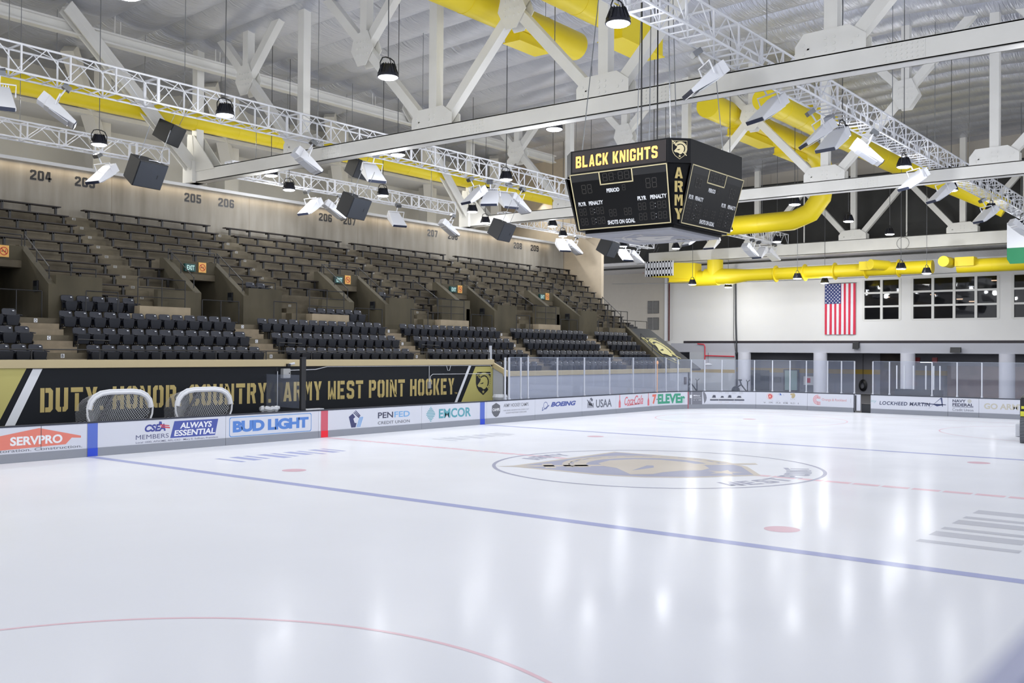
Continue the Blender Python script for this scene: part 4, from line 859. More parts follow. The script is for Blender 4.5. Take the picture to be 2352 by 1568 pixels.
# ------------------------------------------------------------ white lattice lighting trusses
def ltruss(x0, x1, y0, y1, z0, z1, lab, bay=1.55):
    t = thing('lighting_truss', lab, 'truss', ((x0+x1)/2, (y0+y1)/2, z0), 'white lattice lighting trusses')
    for y in (y0, y1):
        for z in (z0, z1): MB().tube([(x0, y, z), (x1, y, z)], .036, 8).build('chord_rail', ALU, t, smooth=True)
    n = int(round((x1-x0)/bay)); L = [MB() for _ in range(4)]
    for i in range(n+1):
        x = x0+(x1-x0)*i/n; w = .05 if i % 4 else .1
        for j, y in enumerate((y0, y1)): L[j].bar((x, y, z0), (x, y, z1), w, .045, (1, 0, 0))
        for j, z in enumerate((z0, z1)): L[2+j].bar((x, y0, z), (x, y1, z), w if j else .06, .045, (1, 0, 0))
        if i < n:
            xx = x0+(x1-x0)*(i+1)/n; xm = (x+xx)/2
            for j, y in enumerate((y0, y1)):
                L[j].bar((x, y, z0), (xm, y, z1), .026, .026); L[j].bar((xm, y, z1), (xx, y, z0), .026, .026)
            [L[2].bar((x+(xx-x)*q, y0, z0), (x+(xx-x)*q, y1, z0), .05, .03, (1, 0, 0)) for q in (1/3, 2/3)]; L[2].bar((x, y0, z0), (xx, y1, z0), .02, .02)
            L[3].bar((x, y0, z1), (xx, y1, z1), .026, .026)
    for q, nm in zip(L, ('side_lattice', 'side_lattice', 'bottom_lattice', 'top_lattice')): q.build(nm, ALU, t)
    for x in [x0+1.5+6.1*k for k in range(int((x1-x0)/6.1)+1)]:
        if x < x1-.3: MB().tube([(x, (y0+y1)/2, z1), (x, (y0+y1)/2, zc((y0+y1)/2))], .014, 6).build('hanger_cable', CHROME, t)
    return t
ltruss(-24, 48.5, 16.2, 17.03, 11.55, 12.41, 'white lattice lighting truss running left of the scoreboard')
ltruss(-22, 49, -1.92, -1.15, 11.6, 12.4, 'white lattice lighting truss at upper right, nearest the camera')
ltruss(-26, .1, 24.2, 24.75, 11.24, 11.9, 'white lattice truss above the 204 and 205 wall numbers', 1.5)
ltruss(3.4, 18.9, 24.2, 24.75, 11.24, 11.9, 'white lattice truss above the 206 and 207 wall numbers', 1.5)
ltruss(23.5, 41.9, 24.2, 24.75, 11.24, 11.9, 'white lattice truss behind the scoreboard near the far corner', 1.5)
# ------------------------------------------------------------ high-bay lamps
GLOW = mat('lamp_glow', (235, 240, 255), .4, emis=28)
def hibay():
    t = thing('high_bay_lamp', 'x', 'lamp', (0, 0, 0), 'black high-bay lamps over the rink')
    MB().lathe((0, 0, 0), [(.27, 0), (.275, .03), (.26, .08), (.17, .3), (.12, .33), (.0, .33)], 24).build('housing', mat('lamp_black', (24, 26, 38), .35), t, smooth=True)
    b = MB()
    for k in range(16): a = 2*PI*k/16; b.bar((.25*math.cos(a), .25*math.sin(a), .08), (.15*math.cos(a), .15*math.sin(a), .34), .012, .04)
    b.build('cooling_fins', BLACK, t)
    b = MB(); b.lathe((0, 0, -.035), [(.05, 0), (.2, .005), (.25, .036)], 24); b.build('lens', GLOW, t, smooth=True)
    MB().tube([(-.27, 0, .1), (-.28, 0, .32), (-.2, 0, .46), (-.08, 0, .5), (.08, 0, .5), (.2, 0, .46), (.28, 0, .32), (.27, 0, .1)], .016, 6).build('yoke', BLACK, t)
    MB().tube([(0, -.1, .34), (-.05, -.12, .42), (.02, 0, .5)], .012, 5).build('cord', BLACK, t)
    return t
HB0 = hibay(); HBU = []
HBL = []
def lamps():
    X = [-4.6, 3.5, 10.4, 17.3, 24.9, 32.9, 40.5]; Z = 10.95
    pos = {21.55: [X[0]]+X[1:], 26.0: [6.5, 21.4, 29.5, 37.1], 13.7: X, 6.1: X, -1.8: [-4.6, 10.4, 17.6, 24.9, 32.9, 40.5]}
    nm = {21.55: 'row nearest the numbered wall', 26.0: 'row over the top seating rows', 13.7: 'row left of the scoreboard', 6.1: 'row passing above the scoreboard', -1.8: 'row under the right lighting truss'}
    for y, L_ in pos.items():
        for i, x in enumerate(L_):
            if y == -1.8: y_ = -1.55
            else: y_ = 24.0 if y == 26.0 else y
            HBL.append((x, y_, Z, f'black high-bay lamp, {ORD[i+1]} from the left in the {nm[y]}', None))
    HBL.append((-12.6, 6.1, Z, 'black high-bay lamp overhead cut by the top edge of the frame', None))
    for i, (x, y, z) in enumerate(((43.8, 21.9, 8.5), (48.1, 21, 8.5), (42.4, 13.0, 8.5), (47.6, 13.0, 8.5), (38.2, 4.7, 8.5), (42.6, 4.4, 8.5))): HBL.append((x, y, z, f'black high-bay lamp before the far end wall, {ORD[i+1]} from the left', 10.4 if x > 48.3 else None))
lamps()
def put_lamps():
    HB0.scale = (1.12, 1.12, 1.12)
    for x, y, z, lab, top in HBL:
        if not HBU: HB0.location = (x, y, z); HB0['label'] = lab; HBU.append(1); r = HB0
        else: r = dup(HB0, (x, y, z), None, lab)
        zt = (top or zc(y))
        MB().tube([(x, y, z+.5), (x, y, z+(zt-z)/1.12)], .014, 6).build('hanger_rod', mat('rod_grey', (110, 112, 116), .4), r)
        bulb((0, 0, -.24), (HIBAY_W if y < 20 else HIBAY_W*.5) if z > 9 else HIBAY_W*1.8, r); area('lamp_light', (0, 0, -.06), (0, 0, 0), .5, .5, DOWN_W if z > 9 and y < 20 else DOWN_W*.4, (.95, .97, 1), r, shape='DISK')
put_lamps()
def lamp_out(x, y): bulb((x, y, 10.7), HIBAY_W); area('lamp_light', (x, y, 10.9), (0, 0, 0), .5, .5, DOWN_W, (.95, .97, 1), None, shape='DISK')
for x in (-4.6, 3.5, 10.4, 17.3, 24.9): lamp_out(x, -9.4)
for y in (-1.8, 13.7, -9.4): lamp_out(-12.6, y)
for y in (-1.8, 6.1, 13.7, -9.4): lamp_out(-20.5, y)
# ------------------------------------------------------------ white floodlights clamped to the trusses
def flood():
    t = thing('floodlight', 'x', 'lamp', (0, 0, 0), 'white floodlights on the lighting trusses')
    b = MB(); b.hexa([(-.3, -.1, -.16), (.3, -.1, -.16), (.36, .75, -.12), (-.36, .75, -.12)], [(-.26, -.14, .16), (.26, -.14, .16), (.36, .75, -.02), (-.36, .75, -.02)]); b.build('housing', ALU, t, bevel=.02)
    b = MB()
    for k in range(9): b.box(-.24+.06*k-.01, -.24+.06*k+.01, -.3, -.1, -.14, .15)
    b.build('heat_sink', ALU, t)
    MB().box(-.33, .33, .752, .77, -.12, -.02).build('visor_slot', mat('slot_dark', (52, 58, 78), .3), t); MB().box(-.28, .28, .05, .6, -.165, -.15).build('lens', mat('flood_lens', (226, 230, 240), .2), t)
    b = MB(); b.tube([(-.38, .1, 0), (-.38, .05, .3), (.38, .05, .3), (.38, .1, 0)], .02, 6); b.tube([(0, .05, .3), (0, .05, .62)], .025, 6); b.build('bracket', ALU, t)
    MB().box(-.12, .12, -.06, .16, .55, .68).build('clamp', CHROME, t)
    return t
FL0 = flood(); FL0.scale = (1.2, 1.2, 1.2); flu = []
def putf(x, y, z, rz, rx, lab):
    if not flu: FL0.location = (x, y, z); FL0.rotation_euler = (rx, 0, rz); FL0['label'] = lab; flu.append(1)
    else: dup(FL0, (x, y, z), (rx, 0, rz), lab)
def frow(L_, y, nm, zz=10.9):
    for i, (x, rz) in enumerate(L_): putf(x, y, zz, math.radians(rz), math.radians(-34), f'white wedge-shaped floodlight, {ORD[i+1]} from the left under the {nm}')
frow([(-10.6, 160), (-9.0, -115), (1.1, -110), (4.8, 160), (11.9, 75), (12.9, 120), (13.9, 160), (14.8, -105), (34.0, 60), (36.8, 85), (42.1, -110), (44.6, 80), (46.0, -110)], 16.6, 'truss left of the scoreboard', 10.85)
frow([(-2.6, 100), (8.5, 90), (9.6, -115), (14.2, 160), (18.4, -110), (30.0, 150), (31.2, -110), (38.0, 150), (39.4, -110)], 24.5, 'truss over the numbered wall', 10.55)
frow([(.3, 45), (4.4, 62), (8.6, 40), (9.9, 75), (12.4, -150), (19.6, 50), (23.9, 45), (32.6, 50), (39.1, -140)], -1.55, 'truss at upper right', 10.85)
# ------------------------------------------------------------ loudspeakers
def spk(x, y, z, rz, s, lab, tilt=27):
    t = thing('loudspeaker', lab, 'speaker', (x, y, z), 'hanging black loudspeakers'); t.rotation_euler = (math.radians(tilt), 0, math.radians(rz)); t.scale = (s, s, s)
    def lb(b, n, mm, **k): b.v = [tuple(Vector(v)+Vector((x, y, z))) for v in b.v]; return b.build(n, mm, t, **k)
    lb(MB().hexa([(-.6, -.4, -.45), (.6, -.4, -.45), (.34, .45, -.4), (-.34, .45, -.4)], [(-.6, -.4, .45), (.6, -.4, .45), (.34, .45, .4), (-.34, .45, .4)]), 'cabinet', mat('speaker_black', (30, 32, 36), .6), bevel=.015)
    lb(MB().box(-.57, .57, -.425, -.4, -.42, .42), 'grille', mat('speaker_grille', (44, 49, 58), .6, bump=.3, bscale=90)); lb(MB().box(.25, .29, -.43, -.425, -.08, .06), 'badge', BLACK)
    lb(MB().tube([(-.5, -.2, .45), (-.52, -.2, 1.6)], .012, 5).tube([(.4, -.1, .45), (.42, -.1, 1.6)], .012, 5), 'hanging_cable', CHROME); lb(MB().tube([(-.1, -.2, .46), (.1, -.3, .5), (.35, -.25, .46)], .012, 5), 'signal_cable', PLATE)
SP = 'black loudspeaker hanging before the numbered wall, %s of four from the left'
for i, x in enumerate((-5.9, 3.6, 13.4, 23.1)): spk(x, 16.4, 9.2, 9, 1.0, SP % ORD[i+1])
spk(10.2, 23.2, 12.5, 10, 1.0, 'black loudspeaker turned away behind the nearest truss beam'); spk(.3, 24.6, 12.7, 30, 1.0, 'black loudspeaker partly hidden behind the nearest truss post')
spk(49, 28.6, 11.3, 10, 1.0, 'black loudspeaker against the yellow duct in the far corner'); spk(22.4, 24.5, 12.8, 20, 1.0, 'black loudspeaker behind the floodlight cluster near the scoreboard')
# ------------------------------------------------------------ yellow ducts
def duct(lab, runs, boxes=(), hang=()):
    t = thing('air_duct', lab, 'duct', runs[0][0][0], 'yellow ventilation ducts')
    for pts, r in runs:
        MB().tube(pts, r, 24).build('pipe', YEL, t, smooth=True)
        b = MB(); P = [Vector(p) for p in pts]
        for p, q in zip(P[:-1], P[1:]):
            n = int((q-p).length/2.4); d = (q-p).normalized()
            for i in range(1, n+1): c = p+(q-p)*i/(n+1); b.tube([c-d*.03, c+d*.03], (max(r) if isinstance(r, list) else r)*1.02, 24)
        if b.v: b.build('seam_band', YEL, t, smooth=True)
    for bb in boxes:
        o = MB().box(*bb).build('outlet_box', YEL, t, bevel=.02); x0, x1, y0, y1, z0, z1 = bb
        b = MB(); b.box(x0-.05, x1+.05, y0-.05, y1+.05, z0-.04, z0); b.build('outlet_flange', YEL, o)
    for x, y, z in hang: MB().tube([(x, y, z), (x, y, zc(y))], .012, 5).build('hanger_wire', CHROME, t)
    return t
duct('yellow round duct ending bluntly above the nearest truss', [([(-26, 8.7, 15.6), (8.6, 8.7, 15.6)], .56)], [(4.4, 6.3, 8.35, 9.05, 14.75, 15.1)], [(x, 8.7, 16.1) for x in (-8, -3, 2, 6.5)])
duct('yellow round duct beside the upper right truss, nearest the top edge', [([(-26, 5.7, 15.6), (6.6, 5.7, 15.6)], .52)], [(6.4, 9.4, 5.15, 6.15, 14.75, 15.75)], [(x, 5.7, 16.1) for x in (-8, -3, 2, 7)])
duct('yellow round duct dropping in a bend behind the middle truss', [([(20.0, 8.6, 15.5), (33.5, 8.6, 15.5), (35, 8.6, 15.1), (35.8, 8.6, 14.2), (36, 8.9, 13.0), (36, 9.6, 12.1), (36, 10.7, 11.7), (36, 17.4, 11.65)], .62)], [(23, 27, 8.2, 9.0, 14.6, 14.95), (29, 32, 8.2, 9.0, 14.6, 14.95)], [(x, 8.6, 16.0) for x in (22, 27, 32)])
duct('yellow round duct running toward the far end under the right truss', [([(20.5, 5.9, 15.5), (36, 5.9, 15.5), (39, 5.7, 15.35), (41.5, 4.7, 14.9), (43, 3.1, 14.2), (43.8, 1.2, 13.2), (44, 0, 12.5)], .58)], [(26, 29.5, 5.5, 6.3, 15.6, 16.3), (32, 35, 5.5, 6.3, 15.6, 16.3)], [(x, 5.9, 16.0) for x in (22, 27, 32)])
duct('long yellow duct low over the numbered wall behind the trusses', [([(-28, 26.0, 13.8), (33, 26.0, 13.8)], .42)], [], [(x, 26, 14.2) for x in range(-12, 30, 4)])
ed = duct('long yellow duct across the far end above the flag', [([(47, 22.4, 9.35), (47, 20.2, 9.25), (47, 18.8, 9.3), (47, 5.2, 9.3)], [.62, .62, .46, .46]), ([(47, 23.6, 9.2), (47, 21.3, 9.2)], .6), ([(47, 21.6, 10.6), (47, 21.6, 9.3)], .62)], [(46.4, 47.6, 23.6, 25.4, 9.0, 9.7)])
MB().tube([(46.9, 8.2, 9.5), (45.6, 9.0, 9.55)], .36, 20).build('branch_pipe', YEL, ed, smooth=True); MB().box(45.9, 47.2, 8.6, 9.9, 9.2, 9.8).build('outlet_box', YEL, ed)
e2 = duct('yellow duct at the far end above the four-pane windows, right piece', [([(47, 3.6, 9.25), (47, -14, 9.25)], .46)], []); MB().tube([(46.9, 4.0, 9.5), (45.4, 4.1, 9.5)], .36, 20).build('branch_pipe', YEL, e2, smooth=True); MB().box(46.2, 47.2, 2.4, 3.6, 9.2, 9.8).build('outlet_box', YEL, e2)
t = thing('air_diffuser', 'white double grille on a yellow box at the end of the far duct', 'vent', (46.3, 26.4, 9.3))
MB().hexa([(46.3, 23.0, 9.1), (47.4, 23.0, 9.1), (47.4, 27.3, 9.5), (46.3, 27.3, 9.5)], [(46.3, 23.0, 10.4), (47.4, 23.0, 10.4), (47.4, 27.3, 10.66), (46.3, 27.3, 10.66)]).build('plenum', YEL, t); b = MB(); y0, y1, z0, z1 = 24.95, 27.35, 9.48, 10.68
b.box(46.1, 46.25, y0, y1, z0, z0+.16); b.box(46.1, 46.25, y0, y1, z1-.12, z1); b.box(46.1, 46.25, y0, y1, 9.98, 10.16)
for k in range(10): y = y0+(y1-y0)*k/9; b.box(46.1, 46.25, y-.085, y+.085, z0, z1)
b.build('grille_frame', PLATE, t); MB().box(46.24, 46.3, y0, y1, z0, z1).build('grille_core', DARK, t)
for k in range(9):
    b = MB(); y = y0+(y1-y0)*(k+.5)/9; b.box(46.12, 46.24, y-.01, y+.05, 9.6, 10.56); b.build('grille_vane', mat('vane_grey', (150, 150, 150), .5), t)
# ------------------------------------------------------------ hanging scoreboard
SB = thing('scoreboard', 'black four-sided hanging scoreboard over the rink centre', 'scoreboard', (.05, .12, 6.4))
CX, CY = .05, .12
def octo(h, f):   # half size, half face length
    return [(CX+a, CY+b) for a, b in ((-h, f), (-h, -f), (-f, -h), (f, -h), (h, -f), (h, f), (f, h), (-f, h))]
def loft(lo, z0, hi, z1):
    b = MB(); n = len(lo); b.add([(x, y, z0) for x, y in lo]+[(x, y, z1) for x, y in hi], [tuple(range(n))[::-1], tuple(range(n, 2*n))]+[(i, (i+1) % n, n+(i+1) % n, n+i) for i in range(n)]); return b
SBF = mat('scoreboard_face', (13, 14, 18), .3, spec=.3); SBG = mat('scoreboard_gold', (214, 202, 160), .45)
ZH, ZT_, ZB = 8.11, 8.75, 6.6
loft(octo(1.95, 1.53), ZH, octo(1.95, 1.53), ZT_).build('header_band', SBK, SB)
loft(octo(1.5, 1.42), ZB-.02, octo(1.88, 1.47), ZH).build('body', SBK, SB)
MB().box(CX-1.4, CX+1.4, CY-1.4, CY+1.4, ZB-.1, ZB-.02).build('underside_rim', SBK, SB)
us = MB().box(CX-1.45, CX+1.35, CY-1.35, CY+1.35, ZB-.16, ZB-.1).build('underside_panel', mat('underside_grey', (150, 152, 160), .6), SB)
crest(lambda u, v, h: (CX+(v/1.2-.5)*2.3, CY+(u-.5)*1.95, ZB-.16-h), SB, mat('underside_pale', (186, 184, 180), .6), mat('underside_mid', (138, 140, 150), .6), .002)
def quadf(TL, TR, BR, BL):
    TL, TR, BR, BL = map(Vector, (TL, TR, BR, BL)); n = (BR-BL).cross(TL-BL).normalized()
    return lambda u, v, h: BL*(1-u)*(1-v)+BR*u*(1-v)+TR*u*v+TL*(1-u)*v+n*h
SEGS = [R(.12, .92, .88, 1), R(.12, 0, .88, .08), R(.12, .46, .88, .54), R(0, .54, .14, .95), R(.86, .54, 1, .95), R(0, .05, .14, .46), R(.86, .05, 1, .46)]
DIM = mat('unlit_segments', (58, 56, 54), .5); WPR = mat('scoreboard_white', (232, 234, 238), .4)
def screen(f, lit):
    b = MB(); b.prism(R(0, 0, 1, 1), f, 0, .05); p = b.build('screen', SBF, SB)
    e = [R(0, 0, 1, .018), R(0, .982, 1, 1), R(0, 0, .011, 1), R(.989, 0, 1, 1), R(.31, .76, .322, 1), R(.645, .76, .657, 1), R(.31, .76, .657, .78)]
    decal('gold_border', polys(*e), f, .054, SBG, p)
    decal('perforated_strip', polys(R(.012, .86, .31, .975), R(.657, .86, .988, .975)), f, .052, mat('perforation', (32, 33, 36), .5), p)
    dg = []
    def num(s, u0, u1, v0, v1):
        n = sum(1 if c == '8' else .45 for c in s); w = (u1-u0)/n; u = u0
        for c in s:
            if c == '8': dg.append(polys(*[[(u+(.12+.76*x)*w, v0+(v1-v0)*y) for x, y in q] for q in SEGS])); u += w
            else: [decal('colon_dot', polys(R(u+.1*w, v0+q*(v1-v0), u+.22*w, v0+(q+.08)*(v1-v0))), f, .056, WPR if v0 < .5 else DIM, p) for q in (.25, .7)]; u += .45*w
    num('88:88', .34, .63, .82, .955); num('8', .53, .575, .63, .73); num('88', .10, .225, .64, .80); num('88', .77, .895, .62, .79)
    for v in (.26, .085): num('88', .035, .125, v, v+.125); num('8:88', .155, .315, v, v+.125); num('88', .672, .765, v, v+.125); num('8:88', .795, .97, v, v+.125)
    num('88', .36, .45, .2, .325); num('88', .52, .61, .2, .325)
    decal('digit_segments', join(*dg), f, .055, DIM, p)
    for t, u0, u1, v0, v1 in (('PERIOD', .37, .505, .62, .69), ('PLYR', .045, .13, .43, .5), ('PENALTY', .16, .315, .43, .5), ('PLYR', .68, .77, .43, .5), ('PENALTY', .81, .975, .43, .5), ('SHOTS ON GOAL', .335, .63, .06, .135)):
        decal('lettering', text2d(t, .04), f, .056, WPR, p, (u0, u1, v0, v1))
ht, fl, hb, fb = 1.97, 1.53, 1.58, 1.45
fs_ = [((-ht, fl), (-ht, -fl), (-hb, -fb), (-hb, fb)), ((-fl, -ht), (fl, -ht), (fb, -hb), (-fb, -hb)), ((ht, -fl), (ht, fl), (hb, fb), (hb, -fb)), ((fl, ht), (-fl, ht), (-fb, hb), (fb, hb))]
for k, (a, c, d, e) in enumerate(fs_):
    f = quadf(*[(CX+q[0], CY+q[1], z) for q, z in ((a, ZH-.01), (c, ZH-.01), (d, ZB), (e, ZB))]); screen(f, k == 0)
hf = quadf((CX-1.951, CY+1.53, ZT_), (CX-1.951, CY-1.53, ZT_), (CX-1.951, CY-1.53, ZH), (CX-1.951, CY+1.53, ZH))
decal('led_panel', polys(R(.02, .06, .98, .94)), hf, .01, mat('led_panel', (34, 26, 28), .4), SB)
LED = mat('led_amber', (255, 190, 96), .4, emis=1.1)
decal('lettering', block2d('BLACK KNIGHTS', False), hf, .02, LED, SB, (.06, .9, .24, .74))
c0 = (CX-1.95, CY-1.53); c1 = (CX-1.53, CY-1.95)
cf = quadf((*c0, ZT_), (*c1, ZT_), (*c1, ZH), (*c0, ZH)); crest(lambda u, v, h: cf(.16+u*.68, .14+v*.75/1.2, h), SB, SBG, SBK, .004)
d0 = (CX-1.66, CY-1.45); d1 = (CX-1.45, CY-1.66)
vf = quadf((CX-1.94, CY-1.50, ZH), (CX-1.50, CY-1.94, ZH), (CX-1.50, CY-1.42, ZB), (CX-1.42, CY-1.50, ZB))
av = quadf((CX-1.70, CY-1.50, ZH), (CX-1.50, CY-1.70, ZH), (CX-1.50, CY-1.70, ZB), (CX-1.70, CY-1.50, ZB))
for i, ch in enumerate('ARMY'): decal('lettering', block2d(ch), av, .14, LGOLD, SB, (.12, .88, .74-.235*i, .93-.235*i))
for x, y in ((-1.6, 1.4), (-1.6, -1.4), (1.5, -1.4), (1.5, 1.5), (-.3, 0), (.4, -.5)): MB().tube([(CX+x, CY+y, ZT_), (CX+x*.55, CY+y*.55, 17.9)], .014, 5).build('hoist_cable', CHROME, SB)
for x in (-.4, .5): MB().tube([(CX+x, CY+.2, ZT_), (CX+x, CY+.2, 17.8)], .02, 6).build('power_cable', BLACK, SB)
# ------------------------------------------------------------ flag on the end wall
t = thing('flag', 'large striped flag with starred blue canton hanging on the end wall', 'flag', (51.9, 13.35, 4.78))
def ff(u, v, h): return (51.9-h-.03-.04*math.sin(u*17+v*2)*(1-v*.7), 14.58-2.4*u, 4.78+3.95*v)
def grid(u0, u1, v0, v1, n=5, m_=22):
    vs = [(u0+(u1-u0)*i/n, v0+(v1-v0)*j/m_) for j in range(m_+1) for i in range(n+1)]
    return vs, [[j*(n+1)+i, j*(n+1)+i+1, (j+1)*(n+1)+i+1, (j+1)*(n+1)+i] for j in range(m_) for i in range(n)]
FR = mat('flag_red', (206, 44, 74), .7); FW = mat('flag_white', (226, 226, 234), .7)
decal('cloth', join(*[grid(i/13, (i+1)/13, 0, 1) for i in range(1, 13, 2)]), ff, 0, FW, t); decal('red_stripes', join(*[grid(i/13, (i+1)/13, 0, 1) for i in range(0, 13, 2)]), ff, 0, FR, t)
decal('canton', grid(0, .53, .605, 1, 8, 10), ff, .012, mat('flag_blue', (48, 58, 116), .7), t)
st_ = []
for i in range(9):
    for j in range(11):
        if (i+j) % 2 == 0: st_.append(polys([(x, y) for x, y in [(.53*(.08+.84*i/8)+q[0]/2.4, .605+.395*(.06+.88*j/10)+q[1]/3.95) for q in star(0, 0, .075)]]))
decal('stars', join(*st_), ff, .024, PLATE, t)
MB().tube([(51.85, 14.7, 8.76), (51.85, 12.1, 8.76)], .025, 6).build('hanging_pole', CHROME, t)
# ------------------------------------------------------------ small things on the far walls
t = thing('conduit', 'dark vertical cable run down the end wall left of the flag', 'pipe', (51.9, 21.95, 3.3)); MB().tube([(51.82, 22.15, 10.2), (51.82, 22.1, 6), (51.82, 22.0, 3.2)], .07, 8).build('pipe', DARK, t); MB().tube([(51.85, 22.3, 10.2), (51.85, 22.3, 4.6), (51.8, 22.1, 3.4)], .02, 6).build('loose_cable', BLACK, t)
t = thing('pipe', 'tall dark red pipe beside a white strip at the wall corner', 'pipe', (51.9, 28.3, 4)); MB().tube([(51.7, 28.3, 10.2), (51.7, 28.3, 4.3)], .07, 8).build('riser', mat('pipe_maroon', (92, 48, 50), .5), t); MB().box(51.7, 51.79, 28.5, 28.75, 4.3, 10.2).build('white_strip', PLATE, t)
t = thing('pipe', 'thin red sprinkler pipe crossing the shaded wall above the louvres', 'pipe', (51.8, 35.3, 11)); MB().tube([(51.7, 35.6, 12.6), (51.7, 35.6, 11.0), (51.7, 27.5, 11.0)], .05, 8).build('run', mat('pipe_maroon', (92, 48, 50), .5), t); MB().tube([(51.7, 30.9, 11.0), (51.7, 30.9, 10.3)], .05, 8).build('drop', RED, t)
t = thing('pipe', 'red sprinkler pipe dropping beside the dark trim at the far wall', 'pipe', (51.85, 24.9, 2)); MB().tube([(51.8, 25.6, 4.05), (51.8, 25.0, 4.0), (51.8, 24.9, 3.8), (51.8, 24.9, 1.9)], .045, 8).build('drop', RED, t); MB().tube([(51.8, 24.9, 3.05), (51.8, 22.2, 3.0)], .045, 8).build('branch', RED, t)
LV = mat('louvre_grey', (130, 130, 130), .6)
for nm, z0, z1 in (('upper', 6.72, 7.82), ('lower', 5.28, 6.36)):
    t = thing('wall_louvre', f'{nm} of two square grey louvres on the shaded end wall', 'vent', (51.9, 29.9, z0)); b = MB()
    for i in range(9): b.box(51.7, 51.77, 29.4, 30.42, z0+.05+(z1-z0-.1)*i/9, z0+.05+(z1-z0-.1)*(i+.6)/9)
    b.build('blades', LV, t); MB().box(51.75, 51.8, 29.35, 30.47, z0, z1).build('backing', mat('louvre_back', (96, 96, 96), .7), t); MB().box(51.68, 51.77, 29.88, 29.94, z0, z1).build('mullion', LV, t)
t = thing('wire', 'thin sagging cable strung along the end wall below the duct', 'wire', (51.5, 20, 9)); MB().tube([(51.5, 34-2*i, 9.1+.012*(i-10)**2*.3) for i in range(26)], .018, 5).build('strand', CHROME, t)
t = thing('loudspeaker', 'small black loudspeaker on the lintel below the flag', 'speaker', (51.8, 12.1, 3.7)); MB().hexa([(51.55, 11.85, 3.65), (51.85, 11.85, 3.75), (51.85, 12.3, 3.75), (51.55, 12.3, 3.65)], [(51.6, 11.85, 4.15), (51.85, 11.85, 4.2), (51.85, 12.3, 4.2), (51.6, 12.3, 4.15)]).build('cabinet', BLACK, t); MB().box(51.85, 51.92, 12, 12.15, 3.85, 4.0).build('bracket', CHROME, t)
t = thing('floodlight', 'black floodlight on the lintel between the second and third columns', 'lamp', (51.8, 4.85, 3.4)); MB().hexa([(51.4, 4.5, 3.4), (51.7, 4.5, 3.45), (51.7, 5.2, 3.45), (51.4, 5.2, 3.4)], [(51.5, 4.5, 3.8), (51.75, 4.5, 3.8), (51.75, 5.2, 3.8), (51.5, 5.2, 3.8)]).build('housing', BLACK, t); MB().box(51.7, 51.92, 4.7, 4.8, 3.5, 3.6).build('arm', CHROME, t)
t = thing('fire_cabinet', 'white cabinet with red panel on the lobby wall between columns', 'cabinet', (57.9, 18, .6)); MB().box(57.7, 57.99, 17.7, 18.6, .6, 1.35).build('case', PLATE, t, bevel=.02); MB().box(57.68, 57.7, 18.0, 18.4, .8, 1.2).build('panel', RED, t)
t = thing('notice', 'small dark notice on the lobby wall beside the pale glass door', 'sign', (57.97, 21.0, .9)); MB().box(57.95, 57.99, 20.75, 21.35, .75, 1.2).build('panel', mat('notice_grey', (92, 94, 98), .5), t); MB().box(57.94, 57.95, 20.8, 21.3, .8, 1.15).build('sheet', mat('notice_sheet', (112, 114, 118), .5), t)
t = thing('hose_coil', 'coiled black hose hanging on the lobby wall beyond the boards gap', 'hose', (57.9, 13.6, .7)); b = MB()
for k in range(5): b.tube([(57.9-.03*k, 13.6+(.3-.03*k)*math.cos(a*PI/12), .7+(.45-.04*k)*math.sin(a*PI/12)) for a in range(25)], .045, 6, False)
b.build('coil', BLACK, t, smooth=True); MB().tube([(57.9, 13.6, 1.15), (57.9, 13.6, 3.3)], .02, 5).build('cord', BLACK, t)
t = thing('pendant_lamp', 'white saucer lamp hanging before the far side door', 'lamp', (51, 24.2, 2.3)); MB().lathe((51, 24.2, 2.3), [(.05, -.1), (.3, -.08), (.38, 0), (.2, .1), (.03, .14)], 20).build('shade', PLATE, t, smooth=True); MB().tube([(51, 24.2, 2.4), (51, 24.2, 3.3)], .015, 5).build('cord', BLACK, t)
t = thing('hanging_sign', 'dark bar with two red lamps hanging under the far lintel', 'sign', (53, 7.6, 2.8)); MB().box(53, 53.15, 6.5, 8.1, 2.7, 2.8).build('bar', BLACK, t); MB().box(52.98, 53.2, 6.5, 6.85, 2.65, 3.05).box(52.98, 53.2, 7.75, 8.1, 2.65, 3.05).build('lamp_box', mat('lamp_maroon', (120, 40, 44), .4), t); MB().box(52.98, 53, 6.9, 7.7, 2.66, 2.7).build('tube_light', mat('tube_on', (240, 244, 255), .4, emis=2), t)
t = thing('display_case', 'white-posted display frame standing behind the end boards', 'frame', (45, 5.2, 0)); b = MB()
for y in (4.2, 4.6, 5.1, 5.9, 6.5, 7.0): b.box(45, 45.06, y-.04, y+.04, .9, 2.5)
b.build('post', PLATE, t); MB().box(44.9, 45.5, 4.1, 7.1, 0, .9).build('base', DARK, t)
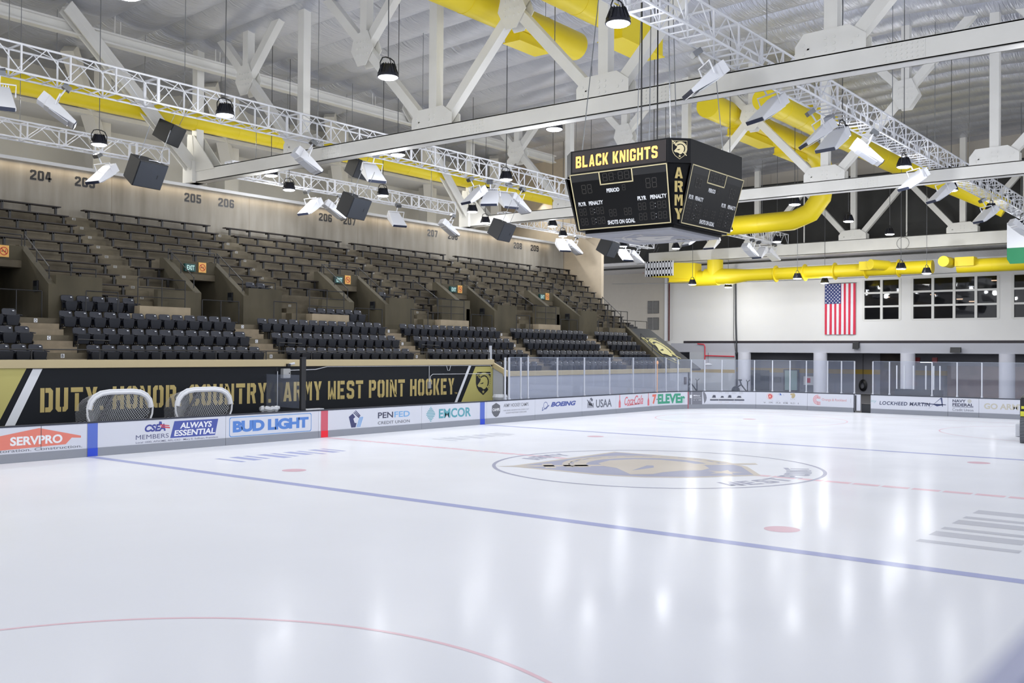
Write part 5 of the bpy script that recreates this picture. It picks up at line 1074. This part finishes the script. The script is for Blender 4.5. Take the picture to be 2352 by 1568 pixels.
for i, (x, y) in enumerate(((45, 22.6), (45, 18.4))):
    t = thing('exercise_bike', 'dark exercise bike half hidden behind the corner boards, %s of two' % ('left' if i == 0 else 'right'), 'bike', (x, y, 0), 'exercise bikes behind the corner boards')
    MB().tube([(x, y-.5, .3), (x, y, .9), (x, y+.1, 1.2)], .05, 6).tube([(x, y, .9), (x, y+.5, .6)], .05, 6).build('frame', BLACK, t); MB().tube([(x-.3, y-.55, 1.25), (x, y-.5, 1.1), (x+.3, y-.55, 1.25)], .03, 6).tube([(x, y-.5, .3), (x, y-.5, 1.12)], .04, 6).build('handlebar', BLACK, t)
    MB().lathe((x, y+.1, 1.2), [(.12, 0), (.16, .05), (.1, .1)], 10).build('saddle', BLACK, t); MB().box(x-.3, x+.3, y-.7, y+.6, 0, .06).build('base', DARK, t); MB().prism(disc(y+.45, .45, .32, .32, 20), lambda u, v, h: (h, u, v), x-.05, x+.05).build('flywheel', DARK, t)
t = thing('banner', 'green and white hanging banner cut by the right edge of the frame', 'banner', (44, -.5, 9)); MB().box(43.95, 44, -1.6, -.07, 10.0, 11.6).build('white_field', PLATE, t); MB().prism([(-1.6, 10.0), (-1.6, 9.0), (-.25, 9.0), (-.07, 9.3), (-.07, 10.0)], lambda u, v, h: (h, u, v), 43.95, 44).build('green_field', mat('banner_green', (30, 128, 84), .6), t)
t = thing('hoop', 'thin wire hoop hanging from the farthest truss beam', 'hoop', (47.5, 7.1, 10.8)); MB().tube([(47.5, 7.35+.42*math.cos(a*PI/12), 11.1+.42*math.sin(a*PI/12)) for a in range(25)], .02, 5, False).build('ring', mat('wire_grey', (140, 140, 140), .5), t); MB().tube([(47.5, 7.35, 11.5), (47.6, 7.0, 12)], .012, 5).build('cord', DARK, t)
# ------------------------------------------------------------ ice resurfacer at the right edge
VX, VY, VA = 16.0, -7.03, .145
ZV = thing('ice_resurfacer', 'ice resurfacing vehicle with a ridged tyre cut by the right frame edge', 'vehicle', (VX, VY, 0)); ZV.rotation_euler = (0, 0, VA+PI)
def vb(b, n, mm, **k): b.v = [tuple(Vector(v)+Vector((VX, VY, 0))) for v in b.v]; return b.build(n, mm, ZV, **k)
TY = mat('tyre', (104, 106, 112), .7)
for x in (.15, -2.2):
    for y in (-.62, .62):
        b = MB(); b.prism(disc(x, .48, .45, .48, 36), lambda u, v, h: (u, h, v), y-.17, y+.17)
        for k in range(26):
            a = 2*PI*k/26; c, s = math.cos(a), math.sin(a); b.bar((x+.455*c, y-.17, .48+.485*s), (x+.455*math.cos(a+.1), y, .48+.485*math.sin(a+.1)), .05, .03); b.bar((x+.455*math.cos(a+.1), y, .48+.485*math.sin(a+.1)), (x+.455*c, y+.17, .48+.485*s), .05, .03)
        w = vb(b, 'tyre', TY)
        q = MB(); q.prism(disc(x, .48, .2, .2, 20), lambda u, v, h: (u, h, v), y-.185, y+.185); vb(q, 'hub', PLATE)
vb(MB().box(-2.8, .5, -.55, .55, .5, .9), 'chassis', DARK, bevel=.03); vb(MB().hexa([(-2.6, -.8, .97), (.3, -.8, .97), (.3, .8, .97), (-2.6, .8, .97)], [(-2.6, -.8, 1.7), (.1, -.8, 1.65), (.1, .8, 1.65), (-2.6, .8, 1.7)]), 'bodywork', mat('vehicle_black', (22, 24, 30), .35), bevel=.04)
for s in (-1, 1): vb(MB().prism([(.31, .98), (.31, 1.06), (.29, 1.16), (.3, 1.08)], lambda u, v, h: (u, h, v), s*.5, s*.78).box(.26, .32, s*.65-.1, s*.65+.1, 1.25, 1.35), 'hazard_stripe', mat('hazard_yellow', (216, 214, 60), .4))
vb(MB().box(-1.6, -1.0, -.3, .3, 1.7, 2.2), 'driver_seat', BLACK, bevel=.03); vb(MB().tube([(-.5, 0, 1.65), (-.75, 0, 2.1)], .04, 8), 'steering_column', DARK); vb(MB().box(-3.5, -2.8, -1.1, 1.1, .02, .5), 'conditioner', PLATE, bevel=.02)
